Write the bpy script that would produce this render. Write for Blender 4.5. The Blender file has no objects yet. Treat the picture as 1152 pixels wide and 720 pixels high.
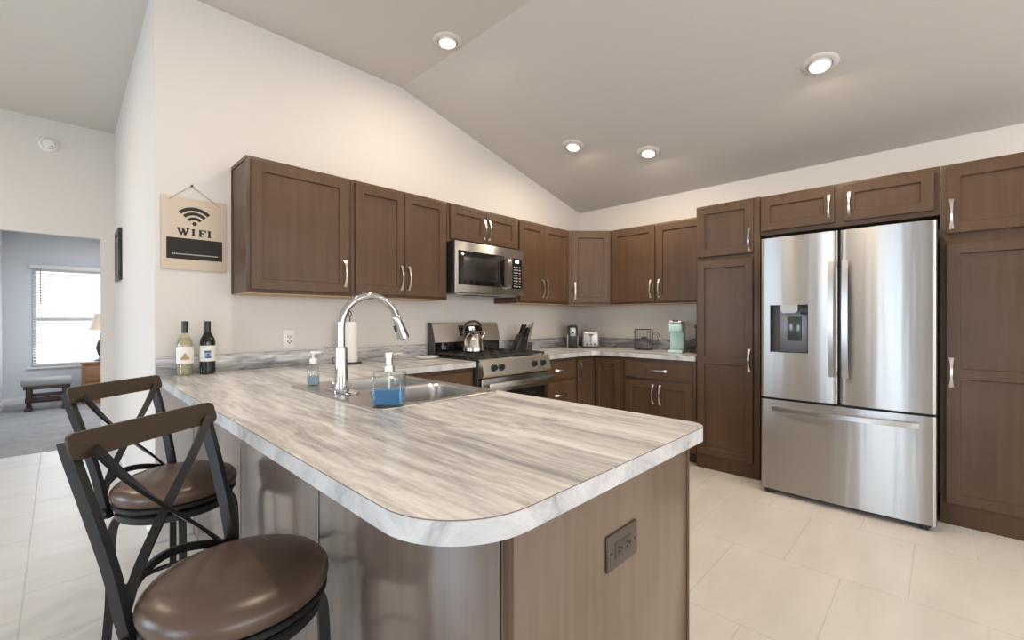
import bpy, bmesh, math, random
from mathutils import Vector, Matrix
random.seed(7)
sc = bpy.context.scene
COL = sc.collection
PI = math.pi

# ------------------------------------------------------------------ camera, world, lights, exposure
cam_d = bpy.data.cameras.new('camera')
cam = bpy.data.objects.new('camera', cam_d); COL.objects.link(cam)
cam_d.sensor_fit = 'HORIZONTAL'; cam_d.sensor_width = 36.0
cam_d.lens = 497.17 / 1152 * 36.0
cam_d.shift_x = (576 - 575.35) / 1152
cam_d.shift_y = -(360 - 360.16) / 1152
cam_d.clip_start = 0.05
cam.location = (-4.311, -3.0747, 1.2212)
_yaw, _pit, _rol = 0.7985, -0.0019, 0.0008
_fw = Vector((math.sin(_yaw) * math.cos(_pit), math.cos(_yaw) * math.cos(_pit), math.sin(_pit)))
cam.rotation_euler = (_fw.to_track_quat('-Z', 'Y').to_matrix() @ Matrix.Rotation(-_rol, 3, 'Z')).to_euler()
sc.camera = cam

sc.view_settings.view_transform = 'Standard'
sc.view_settings.look = 'None'
sc.view_settings.exposure = -0.06
sc.view_settings.gamma = 1.0
sc.view_settings.use_curve_mapping = False

w = bpy.data.worlds.new('sky'); sc.world = w; w.use_nodes = True
w.node_tree.nodes['Background'].inputs[0].default_value = (0.80, 0.90, 1.0, 1)
w.node_tree.nodes['Background'].inputs[1].default_value = 2.6

def area(name, loc, aim, sx, sy, watts, col, spread=PI):
    d = bpy.data.lights.new(name, 'AREA'); d.shape = 'RECTANGLE'; d.size = sx; d.size_y = sy
    d.energy = watts; d.color = col; d.spread = spread
    o = bpy.data.objects.new(name, d); COL.objects.link(o); o.location = loc
    o.rotation_euler = (Vector(aim) - Vector(loc)).to_track_quat('-Z', 'Y').to_euler()
    return o
DAY = (0.66, 0.83, 1.0)
area('daylight_glass_door', (-8.55, -2.55, 1.10), (-1.0, -2.4, .6), 1.1, 2.0, 38, DAY, 2.4)
area('fill_hall_side', (-8.55, .9, 1.45), (-4.6, .6, 0), 1.4, 1.5, 42, DAY, 1.9)  # added bluish light for the hall; no window is known on this side
area('fill_great_room', (-5.2, -6.75, 1.45), (-5.2, 0, 1.45), 3.6, 2.0, 84, (1.0, 0.97, 0.94))  # general fill added behind the camera to brighten the whole room
area('fill_dining', (-1.6, -6.75, 1.45), (-1.6, 0, 1.45), 1.8, 1.8, 38, (1.0, 0.965, 0.93))  # second added fill, brightens the right side and under the wall cabinets
area('daylight_bedroom_window', (-3.95, 6.25, 1.25), (-3.95, 3.0, .2), 1.2, 1.4, 10, (0.86, 0.92, 1.0))
area('fill_bedroom', (-3.3, 4.6, 2.44), (-3.3, 4.6, 0), 1.2, 1.2, 48, (0.88, 0.93, 1.0))  # overhead fill added to light the bedroom evenly, has no fixture
CAN_WATTS = 8.5
WARM = (1.0, 0.82, 0.62)

# ------------------------------------------------------------------ mesh helpers
class MB:
    def __init__(s): s.bm = bmesh.new()
    def _new(s, vs, fs, M=None, mi=0, bev=0, seg=2):
        bv = [s.bm.verts.new(M @ Vector(v) if M else v) for v in vs]
        out = []
        for f in fs:
            try:
                ff = s.bm.faces.new([bv[i] for i in f]); ff.material_index = mi; out.append(ff)
            except ValueError: pass
        if bev > 0:
            ed = set(e for f in out for e in f.edges)
            bmesh.ops.bevel(s.bm, geom=list(ed), offset=bev, segments=seg, profile=0.5, affect='EDGES', material=-1)
        return out
    def box(s, a, b, bev=0, M=None, mi=0, seg=2):
        x0, x1 = sorted((a[0], b[0])); y0, y1 = sorted((a[1], b[1])); z0, z1 = sorted((a[2], b[2]))
        v = [(x0,y0,z0),(x1,y0,z0),(x1,y1,z0),(x0,y1,z0),(x0,y0,z1),(x1,y0,z1),(x1,y1,z1),(x0,y1,z1)]
        f = [(0,3,2,1),(4,5,6,7),(0,1,5,4),(1,2,6,5),(2,3,7,6),(3,0,4,7)]
        s._new(v, f, M, mi, bev, seg); return s
    def lathe(s, prof, c=(0,0,0), n=32, M=None, mi=0, sx=1, sy=1):
        vs, fs = [], []
        T = Matrix.Translation(c); T = T @ M if M else T
        rings = []
        for r, z in prof:
            if r < 1e-6:
                rings.append([len(vs)]); vs.append((0,0,z))
            else:
                rings.append(list(range(len(vs), len(vs)+n)))
                vs += [(r*math.cos(2*PI*k/n)*sx, r*math.sin(2*PI*k/n)*sy, z) for k in range(n)]
        for a, b in zip(rings, rings[1:]):
            for k in range(n):
                k2 = (k+1) % n
                if len(a) == 1 and len(b) == 1: continue
                if len(a) == 1: fs.append((a[0], b[k2], b[k]))
                elif len(b) == 1: fs.append((a[k], a[k2], b[0]))
                else: fs.append((a[k], a[k2], b[k2], b[k]))
        if len(rings[0]) > 1 and rings[0] != rings[-1]: fs.append(tuple(reversed(rings[0])))
        if len(rings[-1]) > 1: fs.append(tuple(rings[-1]))
        s._new(vs, fs, T, mi); return s
    def torus(s, R, r, c=(0,0,0), n=40, m=10, M=None, mi=0, sz=1):
        vs, fs = [], []
        T = Matrix.Translation(c); T = T @ M if M else T
        for i in range(n):
            a = 2*PI*i/n
            for j in range(m):
                b = 2*PI*j/m
                vs.append(((R+r*math.cos(b))*math.cos(a), (R+r*math.cos(b))*math.sin(a), r*math.sin(b)*sz))
        for i in range(n):
            for j in range(m):
                fs.append((i*m+j, ((i+1)%n)*m+j, ((i+1)%n)*m+(j+1)%m, i*m+(j+1)%m))
        s._new(vs, fs, T, mi); return s
    def sweep(s, pts, prof, up=None, scales=None, mi=0, M=None, closed=False):
        P = [Vector(p) for p in pts]; n = len(P); m = len(prof)
        vs, fs = [], []
        prev = None
        for i in range(n):
            if closed: t = P[(i+1)%n] - P[i-1]
            else: t = P[min(i+1, n-1)] - P[max(i-1, 0)]
            t.normalize()
            if up is not None:
                u = Vector(up[i]) if isinstance(up[0], (tuple, list, Vector)) else Vector(up)
                u = u - t * u.dot(t)
                if u.length < 1e-5: u = prev or t.orthogonal()
            else:
                u = t.orthogonal() if prev is None else prev - t * prev.dot(t)
            u.normalize(); prev = u
            v = t.cross(u)
            k = scales[i] if scales else 1
            ka, kb = k if isinstance(k, tuple) else (k, k)
            for a, b in prof: vs.append(tuple(P[i] + u*(a*ka) + v*(b*kb)))
        for i in range(n if closed else n-1):
            for j in range(m):
                i2 = (i+1) % n
                fs.append((i*m+j, i*m+(j+1)%m, i2*m+(j+1)%m, i2*m+j))
        if not closed:
            fs.append(tuple(reversed(range(m)))); fs.append(tuple(range((n-1)*m, n*m)))
        s._new(vs, fs, M, mi); return s
    def tube(s, pts, r, n=10, scales=None, mi=0, M=None, closed=False):
        return s.sweep(pts, [(r*math.cos(2*PI*k/n), r*math.sin(2*PI*k/n)) for k in range(n)], None, scales, mi, M, closed)
    def prism(s, poly, h0, h1, M=None, mi=0, bev=0):
        n = len(poly)
        vs = [(p[0], p[1], h0) for p in poly] + [(p[0], p[1], h1) for p in poly]
        fs = [tuple(reversed(range(n))), tuple(range(n, 2*n))] + [(i, (i+1)%n, n+(i+1)%n, n+i) for i in range(n)]
        s._new(vs, fs, M, mi, bev); return s
    def holed(s, loops, z, mi=0):
        es = []
        for L in loops:
            vv = [s.bm.verts.new((p[0], p[1], z)) for p in L]
            es += [s.bm.edges.new((vv[i], vv[(i+1) % len(vv)])) for i in range(len(vv))]
        r = bmesh.ops.triangle_fill(s.bm, use_beauty=True, use_dissolve=False, edges=es)
        for g in r['geom']:
            if isinstance(g, bmesh.types.BMFace): g.material_index = mi
    def wallstrip(s, loop, z0, z1, mi=0, loop2=None):
        n = len(loop); l2 = loop2 or loop
        a = [s.bm.verts.new((p[0], p[1], z0)) for p in loop]; b = [s.bm.verts.new((p[0], p[1], z1)) for p in l2]
        for i in range(n):
            f = s.bm.faces.new((a[i], a[(i+1)%n], b[(i+1)%n], b[i])); f.material_index = mi

MOF = {}
def finish(name, mb, mats, root=None, local=False, smooth=True, weld=True, ang=32, **props):
    bm = mb.bm
    if weld: bmesh.ops.remove_doubles(bm, verts=bm.verts[:], dist=1e-5)
    bmesh.ops.recalc_face_normals(bm, faces=bm.faces[:])
    M = MOF.get(root.name) if root is not None else None
    if M is not None and not local: bm.transform(M.inverted())
    me = bpy.data.meshes.new(name); bm.to_mesh(me); bm.free()
    for m in (mats if isinstance(mats, (list, tuple)) else [mats]): me.materials.append(m)
    if smooth:
        me.shade_smooth(); me.set_sharp_from_angle(angle=math.radians(ang))
    o = bpy.data.objects.new(name, me); COL.objects.link(o)
    if root is not None:
        o.parent = root; MOF[o.name] = M if M is not None else Matrix.Identity(4)
    for k, v in props.items(): o[k] = v
    return o
def thing(name, label, cat, loc, rot=0, group=None):
    o = bpy.data.objects.new(name, None); COL.objects.link(o); o.empty_display_size = 0.1
    o.location = loc; o.rotation_euler = (0, 0, rot); o['label'] = label; o['category'] = cat
    if group: o['group'] = group
    MOF[o.name] = Matrix.Translation(loc) @ Matrix.Rotation(rot, 4, 'Z')
    return o
def struct(name, mb, mat, **kw):
    o = finish(name, mb, mat, **kw); o['kind'] = 'structure'; return o
def dup(src, label, loc, rot):
    def cp(o, parent):
        c = o.copy(); COL.objects.link(c)
        if parent is not None: c.parent = parent
        for ch in [q for q in bpy.data.objects if q.parent == o]: cp(ch, c)
        return c
    c = cp(src, None); c.location = loc; c.rotation_euler = (0, 0, rot); c['label'] = label
    return c
def rrect(x0, x1, y0, y1, r, n=6):
    if not isinstance(r, (tuple, list)): r = (r,)*4
    P = []
    for (cx, cy, a, rr) in ((x0, y0, PI, r[0]), (x1, y0, 1.5*PI, r[1]), (x1, y1, 0, r[2]), (x0, y1, .5*PI, r[3])):
        if rr <= 0: P.append((cx, cy)); continue
        ox = cx + rr if cx == x0 else cx - rr; oy = cy + rr if cy == y0 else cy - rr
        for k in range(n+1):
            t = a + .5*PI*k/n; P.append((ox + rr*math.cos(t), oy + rr*math.sin(t)))
    return P
def arcpts(c, r, a0, a1, n, plane='xz', off=0):
    out = []
    for k in range(n+1):
        a = a0 + (a1-a0)*k/n
        p = (c[0] + r*math.cos(a), c[1] + r*math.sin(a))
        out.append({'xz': (p[0], off, p[1]), 'xy': (p[0], p[1], off), 'yz': (off, p[0], p[1])}[plane])
    return out
def spline(P, n=8):
    P = [Vector(p) for p in P]; Q = [2*P[0]-P[1]] + P + [2*P[-1]-P[-2]]; out = []
    for i in range(1, len(Q)-2):
        a, b, c, d = Q[i-1], Q[i], Q[i+1], Q[i+2]
        for k in range(n):
            t = k/n
            out.append(.5*((2*b) + (c-a)*t + (2*a-5*b+4*c-d)*t*t + (-a+3*b-3*c+d)*t**3))
    out.append(P[-1]); return out

# ------------------------------------------------------------------ materials
def mat(name, col, rough=.5, metal=0, **kw):
    m = bpy.data.materials.new(name); m.use_nodes = True
    b = m.node_tree.nodes['Principled BSDF']
    b.inputs['Base Color'].default_value = (*col, 1); b.inputs['Roughness'].default_value = rough
    b.inputs['Metallic'].default_value = metal
    for k, v in kw.items():
        b.inputs[k.replace('_', ' ')].default_value = v
    return m
def nd(m, t, **kw):
    n = m.node_tree.nodes.new(t)
    for k, v in kw.items():
        if k in n.inputs.keys(): n.inputs[k].default_value = v
        else: setattr(n, k, v)
    return n
def lk(m, a, b): m.node_tree.links.new(a, b)
def bsdf(m): return m.node_tree.nodes['Principled BSDF']
def ramp(m, stops):
    r = nd(m, 'ShaderNodeValToRGB'); e = r.color_ramp.elements
    while len(e) < len(stops): e.new(.5)
    for el, (p, c) in zip(e, stops): el.position = p; el.color = (*c, 1)
    return r
def pos(m, scale=(1,1,1), rot=(0,0,0), loc=(0,0,0), src='Position'):
    if src == 'Position': g = nd(m, 'ShaderNodeNewGeometry')
    else: g = nd(m, 'ShaderNodeTexCoord')
    mp = nd(m, 'ShaderNodeMapping'); lk(m, g.outputs[src], mp.inputs['Vector'])
    mp.inputs['Scale'].default_value = scale; mp.inputs['Rotation'].default_value = rot; mp.inputs['Location'].default_value = loc
    return mp.outputs[0]
def bump(m, hsock, strength=.1, dist=.01):
    b = nd(m, 'ShaderNodeBump'); b.inputs['Strength'].default_value = strength; b.inputs['Distance'].default_value = dist
    lk(m, hsock, b.inputs['Height']); lk(m, b.outputs[0], bsdf(m).inputs['Normal'])

def wall_paint(name, col):
    m = mat(name, col, .85)
    n = nd(m, 'ShaderNodeTexNoise', Scale=60.0, Detail=4.0); lk(m, pos(m), n.inputs['Vector']); bump(m, n.outputs['Fac'], .08, .004)
    return m
M_wall = wall_paint('wall_paint', (.69, .65, .61))
M_ceil = wall_paint('ceiling_paint', (.64, .60, .555))
M_bed = wall_paint('bedroom_paint', (.70, .72, .74))
M_white = mat('white_trim', (.82, .81, .79), .4)

def wood(name, dark, light, axis='z', rough=.38):
    m = mat(name, light, rough)
    sc_ = {'z': (28, 28, 1.6), 'x': (1.6, 28, 28), 'y': (28, 1.6, 28)}[axis]
    n = nd(m, 'ShaderNodeTexNoise', Scale=1.0, Detail=6.0, Roughness=.6); lk(m, pos(m, sc_), n.inputs['Vector'])
    n2 = nd(m, 'ShaderNodeTexNoise', Scale=3.2, Detail=3.0); lk(m, pos(m), n2.inputs['Vector'])
    mx = nd(m, 'ShaderNodeMath', operation='MULTIPLY_ADD'); lk(m, n2.outputs['Fac'], mx.inputs[0]); mx.inputs[1].default_value = .9
    lk(m, n.outputs['Fac'], mx.inputs[2])
    s2 = nd(m, 'ShaderNodeMath', operation='MULTIPLY'); lk(m, mx.outputs[0], s2.inputs[0]); s2.inputs[1].default_value = .53
    r = ramp(m, [(.32, dark), (.68, light)]); lk(m, s2.outputs[0], r.inputs[0]); lk(m, r.outputs[0], bsdf(m).inputs['Base Color'])
    bump(m, n.outputs['Fac'], .04, .002)
    return m
M_wood = wood('stained_maple', (.078, .0435, .0245), (.116, .0675, .040))
bsdf(M_wood).inputs['Specular IOR Level'].default_value = .30
M_woodp = wood('stained_maple_panel', (.132, .087, .056), (.192, .131, .088), rough=.30)
for _m in (M_woodp,): bsdf(_m).inputs['Coat Weight'].default_value = .4; bsdf(_m).inputs['Coat Roughness'].default_value = .18
M_woodb = wood('stained_maple_back', (.125, .088, .068), (.185, .135, .108), rough=.28); bsdf(M_woodb).inputs['Coat Weight'].default_value = 1.0; bsdf(M_woodb).inputs['Coat Roughness'].default_value = .14; bsdf(M_woodb).inputs['Coat IOR'].default_value = 1.7
M_maple = mat('natural_maple', (.50, .33, .17), .5)
M_oak = wood('golden_oak', (.22, .10, .045), (.34, .17, .08))
M_walnut = wood('dark_walnut', (.035, .018, .012), (.075, .038, .024))
M_toe = mat('toe_kick', (.045, .028, .02), .5)
M_gap = mat('dark_gap', (.012, .010, .009), .8)

def laminate(name, axis, lo=0, edge=False):
    m = mat(name, (.6, .57, .54), .22)
    k = (1.1, 12, 12) if axis == 'x' else (12, 1.1, 12)
    if edge: k = (4, 4, 4)
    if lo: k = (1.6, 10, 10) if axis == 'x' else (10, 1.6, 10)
    wn = nd(m, 'ShaderNodeTexNoise', Scale=1.3, Detail=3.0); lk(m, pos(m), wn.inputs['Vector'])
    def warped(sc_, amt):
        sub = nd(m, 'ShaderNodeVectorMath', operation='MULTIPLY_ADD'); lk(m, wn.outputs['Color'], sub.inputs[0])
        sub.inputs[1].default_value = (amt,)*3; lk(m, pos(m, sc_), sub.inputs[2]); return sub.outputs[0]
    if edge:
        n1 = nd(m, 'ShaderNodeTexNoise', Scale=1.6, Detail=8.0, Roughness=.68, Distortion=.6); lk(m, warped(k, 2.6 if lo else 1.5), n1.inputs['Vector'])
        r1 = ramp(m, [(.30, (.26, .26, .275)), (.43, (.50, .50, .505)), (.58, (.66, .65, .64)), (.8, (.48, .48, .49))])
        lk(m, n1.outputs['Fac'], r1.inputs[0]); lk(m, r1.outputs[0], bsdf(m).inputs['Base Color']); return m
    # broad cloudy bands, medium veins and fine striations, all running along the grain
    n1 = nd(m, 'ShaderNodeTexNoise', Scale=.62, Detail=5.0, Roughness=.6, Distortion=.3); lk(m, warped(k, 2.6 if lo else 1.5), n1.inputs['Vector'])
    n2 = nd(m, 'ShaderNodeTexNoise', Scale=2.1, Detail=7.0, Roughness=.66, Distortion=.4); lk(m, warped(k, 2.6 if lo else 1.5), n2.inputs['Vector'])
    k3 = tuple(q*(3.2 if q > 2 else 1.6) for q in k)
    n3 = nd(m, 'ShaderNodeTexNoise', Scale=2.2, Detail=5.0, Roughness=.6); lk(m, warped(k3, 4.0), n3.inputs['Vector'])
    a = nd(m, 'ShaderNodeMath', operation='MULTIPLY_ADD'); lk(m, n1.outputs['Fac'], a.inputs[0]); a.inputs[1].default_value = .37
    b = nd(m, 'ShaderNodeMath', operation='MULTIPLY'); lk(m, n2.outputs['Fac'], b.inputs[0]); b.inputs[1].default_value = .30; lk(m, b.outputs[0], a.inputs[2])
    c = nd(m, 'ShaderNodeMath', operation='MULTIPLY_ADD'); lk(m, n3.outputs['Fac'], c.inputs[0]); c.inputs[1].default_value = .25; lk(m, a.outputs[0], c.inputs[2])
    st = [(.36, (.30, .297, .303)), (.43, (.49, .48, .478)), (.49, (.67, .652, .643)), (.55, (.83, .815, .805)), (.64, (.66, .64, .63))]
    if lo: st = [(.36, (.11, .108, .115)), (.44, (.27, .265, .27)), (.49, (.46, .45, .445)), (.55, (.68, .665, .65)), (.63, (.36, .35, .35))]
    r = ramp(m, st); lk(m, c.outputs[0], r.inputs[0]); lk(m, r.outputs[0], bsdf(m).inputs['Base Color'])
    return m
M_lamy = laminate('laminate_along_peninsula', 'y'); M_lamx = laminate('laminate_along_back_wall', 'x')
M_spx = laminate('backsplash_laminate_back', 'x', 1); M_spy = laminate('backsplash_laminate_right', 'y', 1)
M_lame = laminate('laminate_edge', 'x', 0, True)
M_seam = mat('laminate_seam', (.16, .13, .11), .5)

def steel(name, col=(.45, .435, .42), rough=.34, an=.93):
    m = mat(name, col, rough, 1.0, Anisotropic=an, Anisotropic_Rotation=.25)
    t = nd(m, 'ShaderNodeTangent', direction_type='RADIAL', axis='Z'); lk(m, t.outputs[0], bsdf(m).inputs['Tangent'])
    n = nd(m, 'ShaderNodeTexNoise', Scale=1.0, Detail=2.0); lk(m, pos(m, (7, 9, .5)), n.inputs['Vector']); bump(m, n.outputs['Fac'], .12, .02)
    return m
M_steel = steel('brushed_stainless'); 
M_steel2 = mat('satin_stainless', (.62, .60, .58), .28, 1.0)
M_steel3 = mat('range_stainless', (.66, .62, .56), .40, 1.0)
M_nickel = mat('satin_nickel', (.78, .75, .71), .28, 1.0)
M_chrome = mat('chrome', (.60, .61, .63), .10, 1.0)
M_black = mat('black_plastic', (.012, .012, .013), .35)
M_gloss = mat('black_glass', (.010, .009, .009), .06)
M_iron = mat('cast_iron', (.032, .028, .025), .42)
M_grey = mat('dark_grey_steel', (.07, .07, .075), .45, .3)
M_silver = mat('silver_plastic', (.46, .45, .44), .33, .55)
M_bronze = mat('bronze_plastic', (.085, .062, .047), .35, .2)
M_stoolm = mat('black_powder_coat', (.014, .014, .015), .36, .25)
M_railm = mat('rubbed_bronze_metal', (.050, .034, .022), .42, .35)
def leather():
    m = mat('brown_leather', (.10, .062, .044), .32)
    n = nd(m, 'ShaderNodeTexNoise', Scale=7.0, Detail=4.0); lk(m, pos(m, src='Object'), n.inputs['Vector'])
    r = ramp(m, [(.3, (.075, .046, .032)), (.7, (.12, .076, .053))]); lk(m, n.outputs['Fac'], r.inputs[0]); lk(m, r.outputs[0], bsdf(m).inputs['Base Color'])
    n2 = nd(m, 'ShaderNodeTexNoise', Scale=260.0, Detail=2.0); lk(m, pos(m, src='Object'), n2.inputs['Vector']); bump(m, n2.outputs['Fac'], .06, .002)
    return m
M_leather = leather()
def glass(name, col=(1,1,1), rough=.02, ior=1.45): return mat(name, col, rough, 0, Transmission_Weight=1.0, IOR=ior)
def thin_glass(name, col):
    m = mat(name, col, .03); nt = m.node_tree
    t = nd(m, 'ShaderNodeBsdfTransparent'); t.inputs[0].default_value = (*col, 1)
    g = nd(m, 'ShaderNodeBsdfGlossy'); g.inputs['Roughness'].default_value = .03
    l = nd(m, 'ShaderNodeLayerWeight'); l.inputs[0].default_value = .5; p = nd(m, 'ShaderNodeMath', operation='POWER'); lk(m, l.outputs['Facing'], p.inputs[0]); p.inputs[1].default_value = 2.6
    f = nd(m, 'ShaderNodeMath', operation='MULTIPLY_ADD'); lk(m, p.outputs[0], f.inputs[0]); f.inputs[1].default_value = .75; f.inputs[2].default_value = .05
    x = nd(m, 'ShaderNodeMixShader'); lk(m, f.outputs[0], x.inputs[0]); lk(m, t.outputs[0], x.inputs[1]); lk(m, g.outputs[0], x.inputs[2])
    lk(m, x.outputs[0], nt.nodes['Material Output'].inputs['Surface']); return m
M_glass = thin_glass('clear_glass', (.93, .965, .965)); M_glassw = thin_glass('pale_wine_glass', (.95, .95, .88))
M_blue = mat('blue_soap', (.07, .29, .58), .12, 0, Transmission_Weight=.55)
M_pale = mat('pale_blue_soap', (.35, .50, .62), .2, 0, Transmission_Weight=.4)
M_wine = mat('pale_wine', (.93, .90, .74), .05, 0, Transmission_Weight=.88, IOR=1.34)
M_dkglass = mat('dark_wine_glass', (.010, .012, .010), .06)
M_paper = mat('paper_white', (.78, .76, .72), .7)
M_mint = mat('mint_enamel', (.54, .76, .70), .35)
M_signwood = mat('pale_sign_board', (.60, .50, .40), .7)
M_chalk = mat('chalkboard_black', (.018, .014, .012), .75)
M_ink = mat('dark_ink', (.022, .016, .013), .7)
M_dot = mat('white_chalk', (.7, .66, .6), .8)
M_string = mat('jute_string', (.35, .28, .22), .9)
M_tan = mat('tan_print', (.42, .30, .14), .7); M_bprint = mat('blue_print', (.07, .13, .25), .7); M_lprint = mat('pale_blue_print', (.32, .42, .55), .7)
M_cush = mat('grey_cushion', (.30, .305, .295), .9)
M_white2 = mat('white_plastic', (.80, .78, .75), .4)
def emit(name, col, st):
    m = mat(name, col, .5); b = bsdf(m); b.inputs['Emission Color'].default_value = (*col, 1); b.inputs['Emission Strength'].default_value = st
    return m
M_lens = emit('lamp_lens', (1.0, .90, .76), 18)
M_trim = mat('light_trim', (.70, .66, .615), .5)
M_disp = emit('display_glow', (.75, .88, 1.0), 1.3)
M_key = mat('key_print', (.35, .35, .36), .6)
M_shade = emit('lamp_shade_lit', (.66, .52, .40), .16)

def tiles():
    m = mat('floor_tile', (.66, .62, .57), .42)
    g = nd(m, 'ShaderNodeNewGeometry'); sp = nd(m, 'ShaderNodeSeparateXYZ'); lk(m, g.outputs['Position'], sp.inputs[0])
    ax = nd(m, 'ShaderNodeMath', operation='ADD'); lk(m, sp.outputs[1], ax.inputs[0]); ax.inputs[1].default_value = 20*.47 - .32 + .235
    ay = nd(m, 'ShaderNodeMath', operation='ADD'); lk(m, sp.outputs[0], ay.inputs[0]); ay.inputs[1].default_value = 4.42 + .67*20
    cb = nd(m, 'ShaderNodeCombineXYZ'); lk(m, ax.outputs[0], cb.inputs[0]); lk(m, ay.outputs[0], cb.inputs[1])
    b = nd(m, 'ShaderNodeTexBrick'); lk(m, cb.outputs[0], b.inputs['Vector'])
    b.offset = .5; b.offset_frequency = 2
    b.inputs['Scale'].default_value = 1; b.inputs['Brick Width'].default_value = .47; b.inputs['Row Height'].default_value = .67
    b.inputs['Mortar Size'].default_value = .0034; b.inputs['Mortar Smooth'].default_value = .2
    b.inputs['Color1'].default_value = (.62, .59, .555, 1); b.inputs['Color2'].default_value = (.60, .57, .535, 1); b.inputs['Mortar'].default_value = (.53, .505, .475, 1)
    rr_ = nd(m, 'ShaderNodeMapRange'); lk(m, b.outputs['Fac'], rr_.inputs[0]); rr_.inputs[3].default_value = .36; rr_.inputs[4].default_value = .95; lk(m, rr_.outputs[0], bsdf(m).inputs['Roughness'])
    n = nd(m, 'ShaderNodeTexNoise', Scale=1.0, Detail=5.0, Roughness=.6); lk(m, pos(m, (1.6, 4.5, 1)), n.inputs['Vector'])
    r = ramp(m, [(.3, (.90, .89, .88)), (.7, (1.06, 1.06, 1.06))]); lk(m, n.outputs['Fac'], r.inputs[0])
    mx = nd(m, 'ShaderNodeMix', data_type='RGBA', blend_type='MULTIPLY'); mx.inputs[0].default_value = 1
    lk(m, b.outputs['Color'], mx.inputs[6]); lk(m, r.outputs[0], mx.inputs[7]); lk(m, mx.outputs[2], bsdf(m).inputs['Base Color'])
    return m
M_tile = tiles()
def carpet():
    m = mat('grey_carpet', (.34, .33, .32), .95)
    n = nd(m, 'ShaderNodeTexNoise', Scale=5.0, Detail=8.0, Roughness=.75); lk(m, pos(m), n.inputs['Vector'])
    r = ramp(m, [(.3, (.26, .26, .255)), (.7, (.39, .385, .38))]); lk(m, n.outputs['Fac'], r.inputs[0]); lk(m, r.outputs[0], bsdf(m).inputs['Base Color'])
    n2 = nd(m, 'ShaderNodeTexNoise', Scale=150.0); lk(m, pos(m), n2.inputs['Vector']); bump(m, n2.outputs['Fac'], .5, .01)
    return m
M_carpet = carpet()
M_siding = mat('outside_wall', (.6, .6, .6), .9)

# ------------------------------------------------------------------ room shell
ZL, ZH, XK = 2.474, 3.06, -2.404        # low ceiling at right wall, flat ceiling height, where the slope starts
XW, YF, XR = -8.6, -6.8, 0.0            # great room extents
WX = -3.942                             # end of the back wall / corner with the hall
HY = 2.8                                # hall end wall
DX0, DX1, DZ = -4.86, -4.017, 2.008     # opening in it
mb = MB(); mb.box((XW-.15, YF-.15, -.12), (.15, 2.86, 0)); struct('floor', mb, M_tile)
mb = MB(); mb.box((-4.97, 2.86, -.12), (-1.4, 6.55, .004)); struct('floor_bedroom', mb, M_carpet)
mb = MB()
prof = [(.15, ZL-.0366), (.15, ZL+.5), (XW-.15, ZH+.25), (XW-.15, ZH), (XK, ZH), (0, ZL)]
mb.prism([(p[0], p[1]) for p in prof], -HY, -(YF-.15), M=Matrix.Rotation(PI/2, 4, 'X'))
struct('ceiling', mb, M_ceil, smooth=False)
mb = MB(); mb.prism([(WX, 0), (.0, 0), (.0, ZL), (XK, ZH), (WX, ZH)], -.12, 0, M=Matrix.Rotation(PI/2, 4, 'X')); struct('wall_back', mb, M_wall, smooth=False)
mb = MB(); mb.box((0, YF, 0), (.15, .12, ZL)); struct('wall_right', mb, M_wall)
mb = MB(); mb.prism([(WX, .12), (WX+.12, .12), (-3.796, HY), (-3.916, HY)], 0, ZH); struct('wall_hall', mb, M_wall, smooth=False)
mb = MB(); mb.box((XW, HY, 0), (DX0, HY+.06, ZH)); mb.box((DX1, HY, 0), (-1.4, HY+.06, ZH)); mb.box((DX0, HY, DZ), (DX1, HY+.06, ZH)); struct('wall_hall_end', mb, M_wall)
# great-room walls behind and to the left of the camera, with openings for the glass door and the added fill lights
def wall_open(name, axis, at, t, a0, a1, z1, holes, m):
    mb = MB()
    def bx(u0, u1, z0, zz):
        if axis == 'x': mb.box((u0, at, z0), (u1, at+t, zz))
        else: mb.box((at, u0, z0), (at+t, u1, zz))
    u = a0
    for (h0, h1, hz0, hz1) in holes:
        bx(u, h0, 0, z1)
        if hz0 > 0: bx(h0, h1, 0, hz0)
        bx(h0, h1, hz1, z1); u = h1
    bx(u, a1, 0, z1); return struct(name, mb, m)
wall_open('wall_left', 'y', XW-.15, .15, YF, HY, ZH, [(-3.1, -2.0, .0, 2.1), (.2, 1.6, .7, 2.2)], M_wall)
mb = MB()
wall_open('wall_front', 'x', YF-.15, .15, XW, .15, ZL, [(-7.0, -3.4, .45, 2.45), (-2.5, -.7, .55, 2.35)], M_wall)
mb.prism([(XW, ZL), (.0, ZL), (XK, ZH), (XW, ZH)], -YF, -YF+.15, M=Matrix.Rotation(PI/2, 4, 'X')); struct('wall_front_gable', mb, M_wall, smooth=False)
# bedroom shell
BY = 6.4
wall_open('wall_bedroom_far', 'x', BY, .12, -4.97, -1.4, 2.5, [(-4.575, -3.40, .53, 1.985)], M_bed)
mb = MB(); mb.box((-4.97, 2.86, 0), (-4.85, BY, 2.5)); struct('wall_bedroom_left', mb, M_bed)
mb = MB(); mb.box((-1.4, 2.86, 0), (-1.28, BY+.12, 2.5)); struct('wall_bedroom_right', mb, M_bed)
mb = MB(); mb.box((-4.97, 2.86, 2.5), (-1.28, BY+.12, 2.62)); struct('ceiling_bedroom', mb, M_bed)
mb = MB(); mb.box((-4.85, BY-.014, .004), (-1.4, BY, .10), .004); struct('baseboard_bedroom', mb, M_white)
mb = MB(); mb.box((-4.85, 2.86, .004), (-4.836, BY-.014, .10), .004); struct('baseboard_bedroom_left', mb, M_white)
mb = MB(); mb.prism([(WX, .0), (-3.916, HY), (-3.928, HY), (WX-.012, .0)], 0, .09); struct('baseboard_hall', mb, M_white, smooth=False)
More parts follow.
